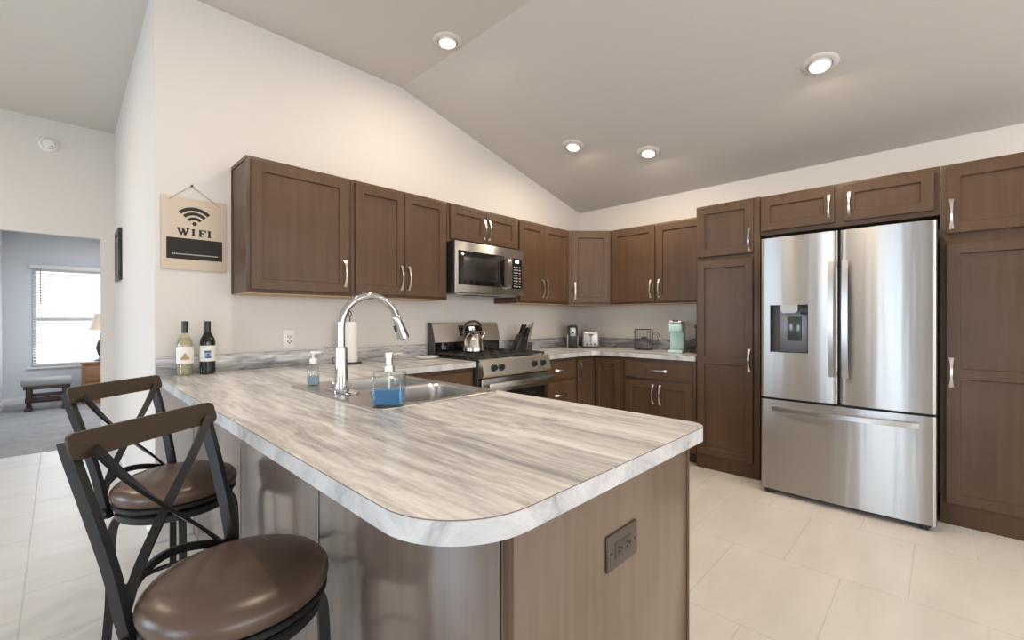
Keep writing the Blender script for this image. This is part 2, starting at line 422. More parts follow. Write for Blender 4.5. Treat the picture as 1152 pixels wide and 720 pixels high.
# bedroom window
mb = MB(); y0, y1 = BY+.02, BY+.08
for (a, b, c, d) in ((-4.575, -4.53, .53, 1.985), (-3.445, -3.40, .53, 1.985), (-4.53, -3.445, .53, .58), (-4.53, -3.445, 1.94, 1.985), (-4.53, -3.445, 1.215, 1.265)):
    mb.box((a, y0, c), (b, y1, d), .004)
wf = struct('window_1', mb, M_white)
mb = MB(); mb.box((-4.53, BY+.05, .58), (-3.445, BY+.054, 1.94)); p = finish('window_pane', mb, glass('window_glass', (1,1,1), 0, 1.05), wf)
mb = MB(); mb.box((-4.62, BY-.03, .50), (-3.36, BY+.02, .53), .005); struct('trim_1', mb, M_white)
b = thing('window_blind', 'white horizontal slatted blind lowered over the bedroom window', 'blind', (-3.99, BY-.03, .56))
mb = MB()
for k in range(34):
    z = .60 + k*.0405
    R = Matrix.Translation((-3.99, BY-.012, z)) @ Matrix.Rotation(math.radians(24), 4, 'X')
    mb.box((-.575, -.02, -.0012), (.575, .02, .0012), M=R)
finish('slats', mb, M_white2, b)
mb = MB(); mb.box((-4.60, BY-.045, 1.965), (-3.38, BY-.002, 2.03), .004); finish('headrail', mb, M_white2, b)
mb = MB(); mb.box((-4.57, BY-.03, .55), (-3.41, BY-.002, .575), .004); finish('bottom_rail', mb, M_white2, b)
mb = MB(); mb.tube([(-4.484, BY-.05, 1.96), (-4.484, BY-.05, 1.45)], .006, 8); finish('tilt_wand', mb, M_key, b)

# ------------------------------------------------------------------ cabinet builders
def TB(u, d, z): return (u, -d, z)       # back wall: u = x
def TR(u, d, z): return (-d, u, z)       # right wall: u = y
def tbox(mb, T, u0, u1, d0, d1, z0, z1, bev=0, mi=0): mb.box(T(u0, d0, z0), T(u1, d1, z1), bev, mi=mi)
def shaker(T, u0, u1, z0, z1, d, t=.02, w=.058, mids=()):
    """frame-and-panel door as rings of quads; mids: heights of extra rails"""
    mb = MB(); u0, u1 = sorted((u0, u1))
    def ring(a0, a1, b0, b1, dd): return [T(a0, dd, b0), T(a1, dd, b0), T(a1, dd, b1), T(a0, dd, b1)]
    def bridge(r0, r1):
        mb._new(r0 + r1, [(i, (i+1) % 4, 4+(i+1) % 4, 4+i) for i in range(4)])
    c = .0025
    A = ring(u0, u1, z0, z1, d); B = ring(u0, u1, z0, z1, d+t-c); C_ = ring(u0+c, u1-c, z0+c, z1-c, d+t)
    mb._new(A, [(0, 1, 2, 3)]); bridge(A, B); bridge(B, C_)
    zs = [z0 + w] + [q for m in mids for q in (m - w/2, m + w/2)] + [z1 - w]
    fu0, fu1 = u0 + w, u1 - w
    f = lambda a0, a1, b0, b1: mb._new(ring(a0, a1, b0, b1, d+t), [(0, 1, 2, 3)])
    lv = [z0 + c] + zs + [z1 - c]
    for i in range(len(lv)-1):
        f(u0+c, fu0, lv[i], lv[i+1]); f(fu1, u1-c, lv[i], lv[i+1])
        if i % 2 == 0: f(fu0, fu1, lv[i], lv[i+1])
    for i in range(0, len(zs), 2):
        a, b = zs[i], zs[i+1]; s = .005; h = .011
        r0 = ring(fu0, fu1, a, b, d+t); r1 = ring(fu0+s, fu1-s, a+s, b-s, d+t-h)
        bridge(r0, r1); mb._new(r1, [(0, 1, 2, 3)])
    return mb
def slab(T, u0, u1, z0, z1, d, t=.02):
    mb = MB(); tbox(mb, T, u0, u1, d, d+t, z0, z1, .0025); return mb
def pull(T, u, z, d, vertical=True, L=.172):
    """bowed satin-nickel pull, flared at its feet"""
    n = 14; pts, ups, ks = [], [], []
    base = Vector(T(0, 0, 0)); out = Vector(T(0, 1, 0)) - base
    for i in range(n+1):
        s = i/n; q = (s-.5)*L; h = .002 + .028*math.sin(PI*s)**.75
        pts.append(T(u, d+h, z+q) if vertical else T(u+q, d+h, z)); ups.append(out)
        e = abs(2*s-1); ks.append((1.0, .52 + .75*e**2.2))
    mb = MB(); wdt, th = .0085, .0028
    mb.sweep(pts, [(-th, -wdt), (th, -wdt), (th, wdt), (-th, wdt)], ups, ks)
    return mb
def cabinet(name, label, T, u0, u1, dep, z0, z1, fronts, cat='cabinet', toe=None, side=None, under=True, group=None):
    u0, u1 = sorted((u0, u1)); u0 += .0008; u1 -= .0008
    r = thing(name, label, cat, T((u0+u1)/2, dep/2, z0), 0, group)
    mb = MB(); zb = z0 if toe is None else z0 + toe
    s0 = .005 if side == 'lo' else 0; s1 = .005 if side == 'hi' else 0
    tbox(mb, T, u0+s0, u1-s1, .002, dep-.02, zb, z1-.004 if side else z1)
    if side:
        ua, ub = (u0, u0+.01) if side == 'lo' else (u1-.01, u1)
        tbox(mb, T, ua, ub, .002, .016, zb, z1); tbox(mb, T, ua, ub, .016, dep-.02, z1-.02, z1); tbox(mb, T, ua, ub, .016, dep-.02, zb, zb+.012)
    body = finish('body', mb, M_wood, r)
    mb = MB()
    fr = .035
    tbox(mb, T, u0, u1, dep-.02, dep, zb, z1, .0015)
    finish('face_frame', mb, M_wood, r)
    if under and z0 > 1:
        mb = MB(); tbox(mb, T, u0+.004, u1-.004, .004, dep-.001, z0-.003, z0); finish('bottom_panel', mb, M_maple, r, label='pale maple underside')
    if toe is not None and toe > 0:
        mb = MB(); tbox(mb, T, u0, u1, .004, dep-.075, z0, zb); finish('toe_kick', mb, M_toe, r)
    for F in fronts:
        kind, a, b, c, e = F[:5]; hs = F[5] if len(F) > 5 else None; mids = F[6] if len(F) > 6 else ()
        g = shaker(T, a, b, c, e, dep, mids=mids) if kind == 'door' else slab(T, a, b, c, e, dep)
        o = finish(kind, g, M_wood, r, ang=20)
        if hs:
            hm = pull(T, hs[0], hs[1], dep+.02, hs[2] == 'v'); finish('handle', hm, M_nickel, o, label='curved satin nickel pull')
    return r
ZT, ZB_ = 2.138, 1.372
UG = 'brown upper cabinets'
cabinet('wall_cabinet', 'wide single-door brown wall cabinet at the left end beside the hanging sign', TB, -3.581, -2.972, .305, ZB_, ZT,
        [('door', -3.559, -2.995, 1.391, 2.118, (-3.023, 1.515, 'v'))], side='lo', group=UG)
cabinet('wall_cabinet', 'tall two-door brown wall cabinet directly left of the microwave', TB, -2.972, -2.190, .305, ZB_, ZT,
        [('door', -2.948, -2.579, 1.391, 2.118, (-2.607, 1.515, 'v')), ('door', -2.575, -2.212, 1.391, 2.118, (-2.547, 1.515, 'v'))], group=UG)
cabinet('wall_cabinet', 'short two-door brown wall cabinet above the microwave', TB, -2.189, -1.399, .305, 1.838, ZT,
        [('door', -2.166, -1.790, 1.856, 2.118, (-1.815, 1.975, 'v')), ('door', -1.786, -1.417, 1.856, 2.118, (-1.760, 1.975, 'v'))], group=UG)
cabinet('wall_cabinet', 'two-door brown wall cabinet between the microwave and the angled corner cabinet', TB, -1.398, -.617, .305, ZB_, ZT,
        [('door', -1.377, -1.030, 1.391, 2.118, (-1.058, 1.515, 'v')), ('door', -1.026, -.642, 1.391, 2.118, (-.998, 1.515, 'v'))], group=UG)
cabinet('wall_cabinet', 'two-door brown wall cabinet on the right wall above the mint coffee maker', TR, -1.613, -.617, .305, ZB_, ZT,
        [('door', -1.100, -.640, 1.391, 2.118, (-1.066, 1.515, 'v')), ('door', -1.593, -1.122, 1.391, 2.118, (-1.150, 1.515, 'v'))], group=UG)
# angled corner wall cabinet
r = thing('corner_wall_cabinet', 'angled single-door brown wall cabinet set across the corner', 'cabinet', (-.3, -.3, ZB_), 0, UG)
mb = MB(); mb.prism([(-.002, -.002), (-.6155, -.002), (-.6155, -.305), (-.305, -.6155), (-.002, -.6155)], ZB_, ZT); finish('body', mb, M_wood, r)
mb = MB(); mb.prism([(-.006, -.006), (-.612, -.006), (-.612, -.303), (-.303, -.612), (-.006, -.612)], ZB_-.003, ZB_); finish('bottom_panel', mb, M_maple, r, label='pale maple underside')
_dl = math.hypot(.3105, .3105); _e = Vector((1, -1, 0)).normalized(); _o = Vector((-1, -1, 0)).normalized(); _c = Vector((-.6155, -.305, 0))
def TD(u, d, z): q = _c + _e*u + _o*d; return (q.x, q.y, z)
o = finish('door', shaker(TD, .034, _dl-.018, 1.391, 2.118, .001), M_wood, r, ang=20)
finish('handle', pull(TD, .062, 1.515, .021), M_nickel, o, label='curved satin nickel pull')

PG = 'tall brown pantry cabinets'
cabinet('pantry_cabinet', 'tall narrow brown pantry cabinet between the counter and the left side of the fridge', TR, -2.091, -1.614, .61, 0, 2.146,
        [('door', -2.046, -1.627, 1.728, 2.13, (-2.022, 1.83, 'v')), ('door', -2.046, -1.627, .118, 1.692, (-2.022, .905, 'v'), (.89,))], group=PG)
cabinet('pantry_cabinet', 'tall brown pantry cabinet to the right of the fridge at the photo edge', TR, -3.72, -3.067, .61, 0, 2.138,
        [('door', -3.70, -3.092, 1.728, 2.115, (-3.115, 1.84, 'v')), ('door', -3.70, -3.092, .130, 1.664, (-3.115, .905, 'v'), (.897,))], group=PG)
cabinet('wall_cabinet', 'low wide two-door brown cabinet mounted above the fridge', TR, -3.066, -2.092, .61, 1.846, 2.140,
        [('door', -2.549, -2.101, 1.877, 2.118, (-2.522, 1.985, 'v')), ('door', -3.040, -2.602, 1.877, 2.118, (-2.632, 1.985, 'v'))], under=False, group=UG)
BG = 'brown base cabinets'
CZ = .872
cabinet('base_cabinet', 'brown base cabinet between the peninsula and the gas range', TB, -3.005, -2.186, .61, 0, CZ,
        [('drawer', -2.95, -2.215, .693, .840, (-2.42, .768, 'h')), ('door', -2.95, -2.585, .12, .665, (-2.61, .56, 'v')), ('door', -2.581, -2.215, .12, .665, (-2.555, .56, 'v'))], toe=.1, group=BG)
cabinet('base_cabinet', 'narrow brown base cabinet of stacked drawers just right of the gas range', TB, -1.394, -.931, .61, 0, CZ,
        [('drawer', -1.370, -.955, .690, .845, (-1.163, .768, 'h')), ('drawer', -1.370, -.955, .415, .665, (-1.163, .545, 'h')), ('drawer', -1.370, -.955, .12, .39, (-1.163, .265, 'h'))], toe=.1, group=BG)
cabinet('base_cabinet', 'brown base cabinet with one drawer over two doors beside the left pantry', TR, -1.612, -.931, .61, 0, CZ,
        [('drawer', -1.587, -.963, .693, .838, (-1.275, .768, 'h')), ('door', -1.273, -.963, .12, .666, (-1.243, .555, 'v')), ('door', -1.587, -1.277, .12, .666, (-1.307, .555, 'v'))], toe=.1, group=BG)
r = thing('corner_base_cabinet', 'brown inside-corner base cabinet with two hinged-together door panels', 'cabinet', (-.4, -.4, 0), 0, BG)
mb = MB(); mb.prism([(-.002, -.002), (-.930, -.002), (-.930, -.61), (-.61, -.61), (-.61, -.930), (-.002, -.930)], .1, CZ); finish('body', mb, M_wood, r)
mb = MB(); mb.prism([(-.002, -.002), (-.930, -.002), (-.930, -.535), (-.535, -.535), (-.535, -.930), (-.002, -.930)], 0, .1); finish('toe_kick', mb, M_toe, r)
o = finish('door', shaker(TB, -.906, -.633, .12, .845, .611, w=.05), M_wood, r, ang=20)
finish('handle', pull(TB, -.878, .735, .631), M_nickel, o, label='curved satin nickel pull')
finish('door', shaker(TR, -.900, -.634, .12, .845, .611, w=.05), M_wood, r, ang=20)

# ------------------------------------------------------------------ worktops
ZC = .914
ZS = ZC + .0012      # things stand just clear of the worktop
def worktop(name, label, outline, holes, topmat, loc):
    r = thing(name, label, 'countertop', loc)
    mb = MB(); mb.holed([outline] + holes, ZC, 0); mb.holed([outline] + holes, CZ+.001, 1)
    mb.wallstrip(outline, ZC-.0022, ZC, 2); mb.wallstrip(outline, CZ+.001, ZC-.0022, 1)
    for h in holes: mb.wallstrip(h, CZ+.001, ZC, 1)
    finish('slab', mb, [topmat, M_lame, M_seam], r)
    return r
XBAR, XKIT, YEND = -3.940, -2.985, -2.588
out = [(XBAR, -.001)]
out += [(XBAR+.17+.17*math.cos(PI+.5*PI*k/12), YEND+.17+.17*math.sin(PI+.5*PI*k/12)) for k in range(13)]
out += [(XKIT-.055+.055*math.cos(1.5*PI+.5*PI*k/8), YEND+.055+.055*math.sin(1.5*PI+.5*PI*k/8)) for k in range(9)]
out += [(XKIT, -.645), (-2.184, -.645), (-2.184, -.001)]
SX0, SX1, SY0, SY1 = -3.565, -3.012, -1.735, -.932
wt = worktop('worktop', 'marbled grey laminate worktop of the peninsula with rounded corners and sink cutout', out, [rrect(SX0+.02, SX1-.016, SY0+.02, SY1-.02, .02, 3)], M_lamy, (-3.45, -1.3, CZ))
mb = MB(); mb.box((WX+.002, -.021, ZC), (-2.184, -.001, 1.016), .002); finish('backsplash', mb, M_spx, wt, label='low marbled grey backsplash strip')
out2 = [(-1.396, -.001), (-1.396, -.645), (-.70, -.645), (-.645, -.70), (-.645, -1.6125), (-.001, -1.6125), (-.001, -.001)]
wt2 = worktop('worktop', 'L-shaped marbled grey laminate worktop in the far corner right of the range', out2, [], M_lamy, (-.5, -.5, CZ))
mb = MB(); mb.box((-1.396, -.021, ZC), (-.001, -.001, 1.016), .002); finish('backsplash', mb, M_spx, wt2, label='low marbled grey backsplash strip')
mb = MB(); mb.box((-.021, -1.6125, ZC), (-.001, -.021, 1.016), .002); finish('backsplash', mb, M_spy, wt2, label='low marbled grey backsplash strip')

# ------------------------------------------------------------------ peninsula base
r = thing('peninsula_cabinet', 'brown panelled cabinet base under the peninsula worktop', 'cabinet', (-3.39, -1.3, 0))
PX0, PX1, PY = -3.775, -3.030, -2.545
seams = [-.012, -.145, -.960, -1.757, PY+.018]
for a, b_ in zip(seams, seams[1:]):
    mb = MB(); mb.box((PX0, b_+.005, .0), (PX0+.018, a-.005, CZ), .003); finish('back_panel', mb, M_woodb, r)
mb = MB(); mb.box((PX0+.006, PY+.02, 0), (PX0+.03, -.012, CZ)); finish('backing', mb, M_gap, r)
mb = MB(); mb.box((PX0, PY, 0), (PX1, PY+.018, CZ), .002); finish('end_panel', mb, M_woodp, r)
mb = MB(); mb.box((PX0-.002, PY-.004, 0), (PX0+.010, PY+.012, CZ), .002); finish('corner_strip', mb, M_wood, r)
mb = MB(); mb.box((PX1-.012, PY-.004, 0), (PX1+.002, PY+.012, CZ), .002); finish('corner_strip', mb, M_wood, r)
mb = MB(); mb.box((PX1-.02, PY+.02, .1), (PX1, -.66, CZ)); finish('kitchen_face', mb, M_wood, r)
for a, b_ in ((-2.50, -2.06), (-2.05, -1.61), (-1.60, -1.18), (-1.17, -.72)):
    def TK(u, d, z): return (PX1 + d, u, z)
    o = finish('door', shaker(TK, a, b_, .12, .84, 0), M_wood, r, ang=20)
    finish('handle', pull(TK, a+.03, .735, .02), M_nickel, o)
mb = MB(); mb.box((PX1-.09, PY+.02, 0), (PX1-.07, -.66, .1)); finish('toe_kick', mb, M_toe, r)
# dark outlet on the end panel
r = thing('wall_outlet', 'dark bronze horizontal power outlet on the end panel of the peninsula', 'outlet', (-3.4075, PY, .702))
mb = MB(); mb.box((-3.4735, PY-.007, .662), (-3.3415, PY, .742), .003); finish('cover_plate', mb, M_bronze, r)
mb = MB(); mb.box((-3.443, PY-.0085, .685), (-3.372, PY-.006, .719), .001)
rec = finish('receptacle', mb, mat('bronze_receptacle', (.055, .042, .034), .4), r)
mb = MB()
for cx in (-3.426, -3.389):
    mb.box((cx-.006, PY-.0092, .706), (cx+.001, PY-.0084, .709)); mb.box((cx-.006, PY-.0092, .695), (cx+.001, PY-.0084, .698)); mb.lathe([(.003, 0), (.003, .001)], (cx+.009, PY-.0084, .702), 10, Matrix.Rotation(PI/2, 4, 'X'))
finish('slots', mb, M_gap, rec)
for cx in (-3.460, -3.355):
    mb = MB(); mb.lathe([(.003, 0), (.002, .001)], (cx, PY-.007, .702), 10, Matrix.Rotation(PI/2, 4, 'X')); finish('screw', mb, M_gap, r)
r = thing('bag_hook', 'small dark metal hook on the peninsula back panel above the front stool', 'hook', (PX0, -1.60, .52))
mb = MB(); mb.lathe([(.011, 0), (.011, .004), (.005, .006), (.005, .02), (0, .021)], (PX0, -1.60, .515), 14, Matrix.Rotation(-PI/2, 4, 'Y')); mb.tube([(PX0-.016, -1.60, .512), (PX0-.03, -1.60, .512), (PX0-.046, -1.60, .526)], .0045, 8); finish('hook', mb, M_stoolm, r)

# ------------------------------------------------------------------ sink and faucet
r = thing('sink', 'double-bowl stainless drop-in sink set in the peninsula worktop', 'sink', (-3.29, -1.33, ZC))
ZR = ZC + .005
o_in = rrect(SX0, SX1, SY0, SY1, .03); b1 = rrect(-3.425, -3.05, -1.315, -.975, .06); b2 = rrect(-3.425, -3.05, -1.695, -1.355, .06)
mb = MB(); mb.holed([o_in, b1, b2], ZR); mb.wallstrip(o_in, ZC+.0003, ZR)
for (x0, x1, y0, y1) in ((-3.425, -3.05, -1.315, -.975), (-3.425, -3.05, -1.695, -1.355)):
    L0 = rrect(x0, x1, y0, y1, .06); L1 = rrect(x0+.006, x1-.006, y0+.006, y1-.006, .055); L2 = rrect(x0+.012, x1-.012, y0+.012, y1-.012, .055); L3 = rrect(x0+.05, x1-.05, y0+.05, y1-.05, .05)
    mb.wallstrip(L0, ZR, ZR-.008, loop2=L1); mb.wallstrip(L1, ZR-.008, ZC-.15, loop2=L2); mb.wallstrip(L2, ZC-.15, ZC-.175, loop2=L3)
    mb._new([(p[0], p[1], ZC-.175) for p in L3], [tuple(range(len(L3)))])
mb.tube([(p[0], p[1], ZR-.001) for p in o_in], .003, 8, closed=True)
sk = finish('basin', mb, M_steel2, r)
for cy in (-1.145, -1.525):
    mb = MB(); mb.lathe([(.045, 0), (.045, .003), (.035, .004), (.03, .001), (0, .001)], (-3.237, cy, ZC-.1745), 24); finish('drain', mb, M_chrome, r)
FX, FY = -3.478, -1.262
r = thing('faucet', 'tall chrome gooseneck pull-down faucet standing at the sink', 'faucet', (FX, FY, ZR))
mb = MB(); mb.lathe([(.034, 0), (.034, .004), (.029, .010), (.0255, .09), (.0245, .178), (.0225, .186), (0, .186)], (FX, FY, ZR+.0015), 32); finish('column', mb, M_chrome, r)
mb = MB(); mb.prism([(FX+p[0], FY+p[1]) for p in rrect(-.03, .03, -.125, .125, .029)], ZR+.0015, ZR+.005, bev=.0015); finish('deck_plate', mb, M_chrome, r)
pts = [(FX, FY, 1.10), (FX, FY, 1.15), (FX, FY, 1.19)] + arcpts((FX+.135, 1.19), .135, PI, .09*PI, 22, 'xz', FY)[1:]
mb = MB(); mb.tube(pts, .0155, 18); finish('spout', mb, M_chrome, r)
e = Vector(pts[-1]); dr = (Vector(pts[-1]) - Vector(pts[-2])).normalized()
dr = (dr + Vector((.02, 0, 0))).normalized()
mb = MB(); Rq = dr.to_track_quat('Z', 'Y').to_matrix().to_4x4()
mb.lathe([(.0165, 0), (.0185, .003), (.0195, .03), (.0265, .085), (.0285, .108), (.024, .114), (0, .114)], tuple(e - dr*.01), 24, Rq)
sh = finish('spray_head', mb, M_chrome, r)
q = e + dr*.05
mb = MB(); mb.box((-.006, -.007, -.016), (.004, .007, .016), .003, Matrix.Translation(q + Vector((-.0235, 0, -.004))) @ Rq); finish('spray_button', mb, M_black, sh)
mb = MB(); mb.tube(spline([(FX, FY+.015, 1.094), (FX-.018, FY+.05, 1.099), (FX-.03, FY+.105, 1.100)], 5), .0058, 10, [1]*8+[.9,.8,.7]); finish('lever', mb, M_chrome, r)

# ------------------------------------------------------------------ bottles on the peninsula
r = thing('soap_dispenser', 'square clear glass soap dispenser half full of blue soap beside the sink', 'soap dispenser', (-3.507, -1.697, ZR))
def lp(cx, cy, hx, hy, rr, rot):
    c, s = math.cos(rot), math.sin(rot)
    return [(cx+p[0]*c-p[1]*s, cy+p[0]*s+p[1]*c) for p in rrect(-hx, hx, -hy, hy, rr, 5)]
def bottle_box(mb, cx, cy, rings, rot, cap=True):
    prev = None
    for (hx, hy, rr, z) in rings:
        L = lp(cx, cy, hx, hy, rr, rot)
        if prev: mb.wallstrip(prev[0], prev[1], z, loop2=L)
        elif cap: mb._new([(p[0], p[1], z) for p in L], [tuple(range(len(L)))])
        prev = (L, z)
    if cap: mb._new([(p[0], p[1], prev[1]) for p in prev[0]], [tuple(range(len(prev[0])))])
ry = -_yaw + .05
bx, by = -3.507, -1.697
mb = MB(); bottle_box(mb, bx, by, [(.050, .030, .012, ZR), (.055, .034, .014, ZR+.006), (.055, .034, .014, ZR+.112), (.050, .030, .014, ZR+.121), (.02, .02, .0199, ZR+.124)], ry); bot = finish('bottle', mb, M_glass, r)
mb = MB(); bottle_box(mb, bx, by, [(.048, .028, .010, ZR+.010), (.0515, .0305, .011, ZR+.014), (.0515, .0305, .011, ZR+.062)], ry); finish('liquid', mb, M_blue, r, label='clear blue liquid soap')
mb = MB(); mb.lathe([(.018, 0), (.018, .02), (.012, .023), (.012, .045), (.0145, .047), (.0145, .063), (.012, .066), (0, .066)], (bx, by, ZR+.122), 20)
nz = Vector((.6, .8, 0)); nz = Vector((math.sin(_yaw+1.25), math.cos(_yaw+1.25), 0)); c0 = Vector((bx, by, ZR+.181)); mb.tube([c0, c0+nz*.035, c0+nz*.045+Vector((0, 0, -.003))], .0042, 8); finish('pump', mb, M_nickel, r, label='brushed metal pump')
mb = MB(); mb.tube([(bx, by, ZR+.12), (bx, by, ZR+.02)], .003, 8); finish('dip_tube', mb, M_white2, r)
bx, by = -3.492, -1.005
r = thing('soap_dispenser', 'small clear hand soap bottle with white pump at the far sink corner', 'soap dispenser', (bx, by, ZR))
mb = MB(); mb.lathe([(0, 0), (.024, 0), (.027, .006), (.027, .065), (.022, .085), (.012, .095), (.012, .102), (0, .102)], (bx, by, ZR), 24); finish('bottle', mb, M_glass, r)
mb = MB(); mb.lathe([(0, .006), (.022, .008), (.0245, .012), (.0245, .045), (0, .045)], (bx, by, ZR), 24); finish('liquid', mb, M_pale, r)
mb = MB(); mb.lathe([(.016, .100), (.016, .118), (.013, .122), (.005, .124), (.005, .146), (.012, .147), (.012, .155), (0, .157)], (bx, by, ZR), 18); mb.tube([(bx, by, ZR+.151), (bx+.02, by-.03, ZR+.150)], .0045, 8); finish('pump', mb, M_white2, r, label='white plastic pump')

def wine(x, y, label, gm, capm, liquid, kind):
    r = thing('wine_bottle', label, 'wine bottle', (x, y, ZS), 0, 'wine bottles at the wall end of the peninsula')
    pr = [(0, .006), (.030, 0), (.037, .004), (.0375, .02), (.0375, .175), (.035, .196), (.024, .218), (.0155, .236), (.0140, .25), (.0140, .292), (0, .294)]
    if kind == 'white': pr = [(0, .006), (.032, 0), (.039, .004), (.0395, .02), (.0390, .165), (.035, .190), (.022, .216), (.0150, .232), (.0140, .246), (.0140, .292), (0, .294)]
    mb = MB(); mb.lathe(pr, (x, y, ZS), 32); finish('bottle', mb, gm, r)
    if liquid:
        mb = MB(); mb.lathe([(0, .010), (.030, .006), (.0355, .012), (.0360, .10), (.0360, .158), (.028, .19), (.019, .207), (0, .207)], (x, y, ZS), 28); finish('wine', mb, liquid, r)
    mb = MB(); mb.lathe([(.0155, .232), (.0155, .294), (.0148, .297), (0, .297)], (x, y, ZS), 24); finish('capsule', mb, capm, r, label='dark foil neck cap')
    # wrapped label
    a0 = math.atan2(-3.0747-y, -4.311-x)
    def patch(rad, da0, da1, z0, z1, m, name, par):
        mb = MB(); n = 14
        for k in range(n):
            p = [(x+rr*math.cos(a), y+rr*math.sin(a)) for rr in (rad, rad+.0006) for a in (a0+da0+(da1-da0)*k/n, a0+da0+(da1-da0)*(k+1)/n)]
            mb._new([(p[2][0], p[2][1], ZS+z0), (p[3][0], p[3][1], ZS+z0), (p[3][0], p[3][1], ZS+z1), (p[2][0], p[2][1], ZS+z1)], [(0, 1, 2, 3)])
        return finish(name, mb, m, par)
    if kind == 'white':
        l = patch(.0397, -1.35, 1.35, .065, .158, M_paper, 'label', r)
        patch(.0401, -.5, .5, .086, .100, M_tan, 'print', l); patch(.0402, -.32, .32, .099, .112, M_tan, 'print', l); patch(.0403, -.15, .15, .111, .122, M_tan, 'print', l)
    else:
        l = patch(.0379, -1.35, 1.35, .072, .160, M_paper, 'label', r)
        patch(.0383, -.42, .42, .090, .132, M_lprint, 'print', l); patch(.0386, -.42, .42, .120, .132, M_bprint, 'print', l); patch(.0386, -.25, .42, .088, .102, M_bprint, 'print', l); patch(.0386, -.1, .2, .104, .116, M_bprint, 'print', l)
wine(-3.822, -.085, 'clear bottle of white wine with a dark cap, left of the pair below the sign', M_glassw, M_black, M_wine, 'white')
wine(-3.718, -.092, 'dark bottle of red wine with a white label, right of the pair below the sign', M_dkglass, M_black, None, 'red')

x, y = -2.895, -.13
r = thing('paper_towel_holder', 'paper towel roll upright on a wire holder behind the faucet', 'paper towel holder', (x, y, ZS))
mb = MB(); mb.torus(.075, .0035, (x, y, ZS+.0045), 32, 8); mb.tube([(x, y, ZS+.003), (x, y, ZS+.33)], .004, 8); mb.tube([(x-.075, y, ZS+.005), (x+.075, y, ZS+.005)], .0035, 8); mb.tube([(x, y-.075, ZS+.005), (x, y+.075, ZS+.005)], .0035, 8)
mb.torus(.018, .0035, (x, y, ZS+.345), 24, 8, Matrix.Rotation(PI/2, 4, 'X') @ Matrix.Rotation(.6, 4, 'Y'))
mb.tube(spline([(x-.075, y, ZS+.005), (x-.115, y, ZS+.012), (x-.125, y, ZS+.04), (x-.10, y, ZS+.05), (x-.085, y, ZS+.03)], 6), .0035, 8)
finish('wire_stand', mb, M_grey, r)
mb = MB(); mb.lathe([(.012, 0), (.050, 0), (.051, .004), (.051, .275), (.050, .279), (.012, .279), (.012, 0)], (x, y, ZS+.012), 36); finish('paper_roll', mb, M_white2, r)
r = thing('spoon_rest', 'white scalloped dish lying flat on the counter left of the range', 'dish', (-2.30, -.20, ZS))
mb = MB(); n = 40; vs = [(0, 0, .004)]; fs = []
rings = [(.03, .004), (.06, .005), (.075, .012), (.083, .017), (.080, .014), (.06, .0015), (.0, .0)]
mb.lathe(rings[:4] + [(.086, .018), (.082, .012), (.06, .001), (0, .001)], (-2.30, -.20, ZS), 36, sx=1.15, sy=.9); finish('dish', mb, M_paper, r)

# ------------------------------------------------------------------ wall items on the back wall
r = thing('wall_outlet', 'white power outlet on the back wall left of the faucet', 'outlet', (-3.251, 0, 1.093))
mb = MB(); mb.box((-3.289, -.006, 1.033), (-3.213, 0, 1.153), .003); finish('cover_plate', mb, M_white2, r)
mb = MB(); mb.box((-3.268, -.0075, 1.06), (-3.234, -.005, 1.126), .001); rc = finish('receptacle', mb, M_white2, r)
mb = MB()
for cz in (1.076, 1.110):
    mb.box((-3.262, -.0082, cz-.006), (-3.2575, -.0074, cz+.008)); mb.box((-3.2445, -.0082, cz-.006), (-3.240, -.0074, cz+.008)); mb.lathe([(.004, 0), (.004, .001)], (-3.251, -.0074, cz-.009), 8, Matrix.Rotation(PI/2, 4, 'X'))
finish('slots', mb, M_gap, rc)

SXa, SXb, SZa, SZb = -3.915, -3.608, 1.502, 1.910
r = thing('wall_sign', 'pale wooden WIFI sign with a black panel hung by string on the back wall', 'sign', (-3.7615, 0, SZa))
mb = MB(); mb.box((SXa, -.014, SZa), (SXb, -.003, SZb), .0015); finish('board', mb, M_signwood, r)
mb = MB(); mb.box((-3.893, -.0152, 1.562), (-3.629, -.0135, 1.680)); pn = finish('chalk_panel', mb, M_chalk, r, label='matt black writing panel')
mb = MB()
for k in range(30): mb.box((-3.866+k*.0072, -.0160, 1.587), (-3.8614+k*.0072, -.0151, 1.5918))
finish('dotted_line', mb, M_dot, pn)
cx = -3.764; mb = MB()
cz = 1.757
for rr, hw in ((.040, .0075), (.067, .0085), (.094, .0095)):
    L = []
    for k in range(17):
        a = PI/2 + (k/16-.5)*1.62; L.append((cx+(rr+hw)*math.cos(a), cz+(rr+hw)*math.sin(a)))
    for k in range(16, -1, -1):
        a = PI/2 + (k/16-.5)*1.62; L.append((cx+(rr-hw)*math.cos(a), cz+(rr-hw)*math.sin(a)))
    mb.prism([(p[0], p[1]) for p in L], .0138, .0150, M=Matrix.Rotation(PI/2, 4, 'X'))
mb.lathe([(.011, 0), (.011, .0012)], (cx, -.0138, cz+.010), 18, Matrix.Rotation(PI/2, 4, 'X'))
finish('wifi_symbol', mb, M_ink, r)
def bars(mb, segs):
    for (x0, z0, x1, z1, t) in segs:
        d = Vector((x1-x0, z1-z0)); L = d.length; d.normalize(); nn = Vector((-d.y, d.x))*t/2
        mb.prism([(x0-nn.x, z0-nn.y), (x1-nn.x, z1-nn.y), (x1+nn.x, z1+nn.y), (x0+nn.x, z0+nn.y)], .0138, .0150, M=Matrix.Rotation(PI/2, 4, 'X'))
zb, zt = 1.697, 1.735; t1, t2 = .0115, .0062
def serif(x, z, w=.017): return (x-w/2, z, x+w/2, z, t2)
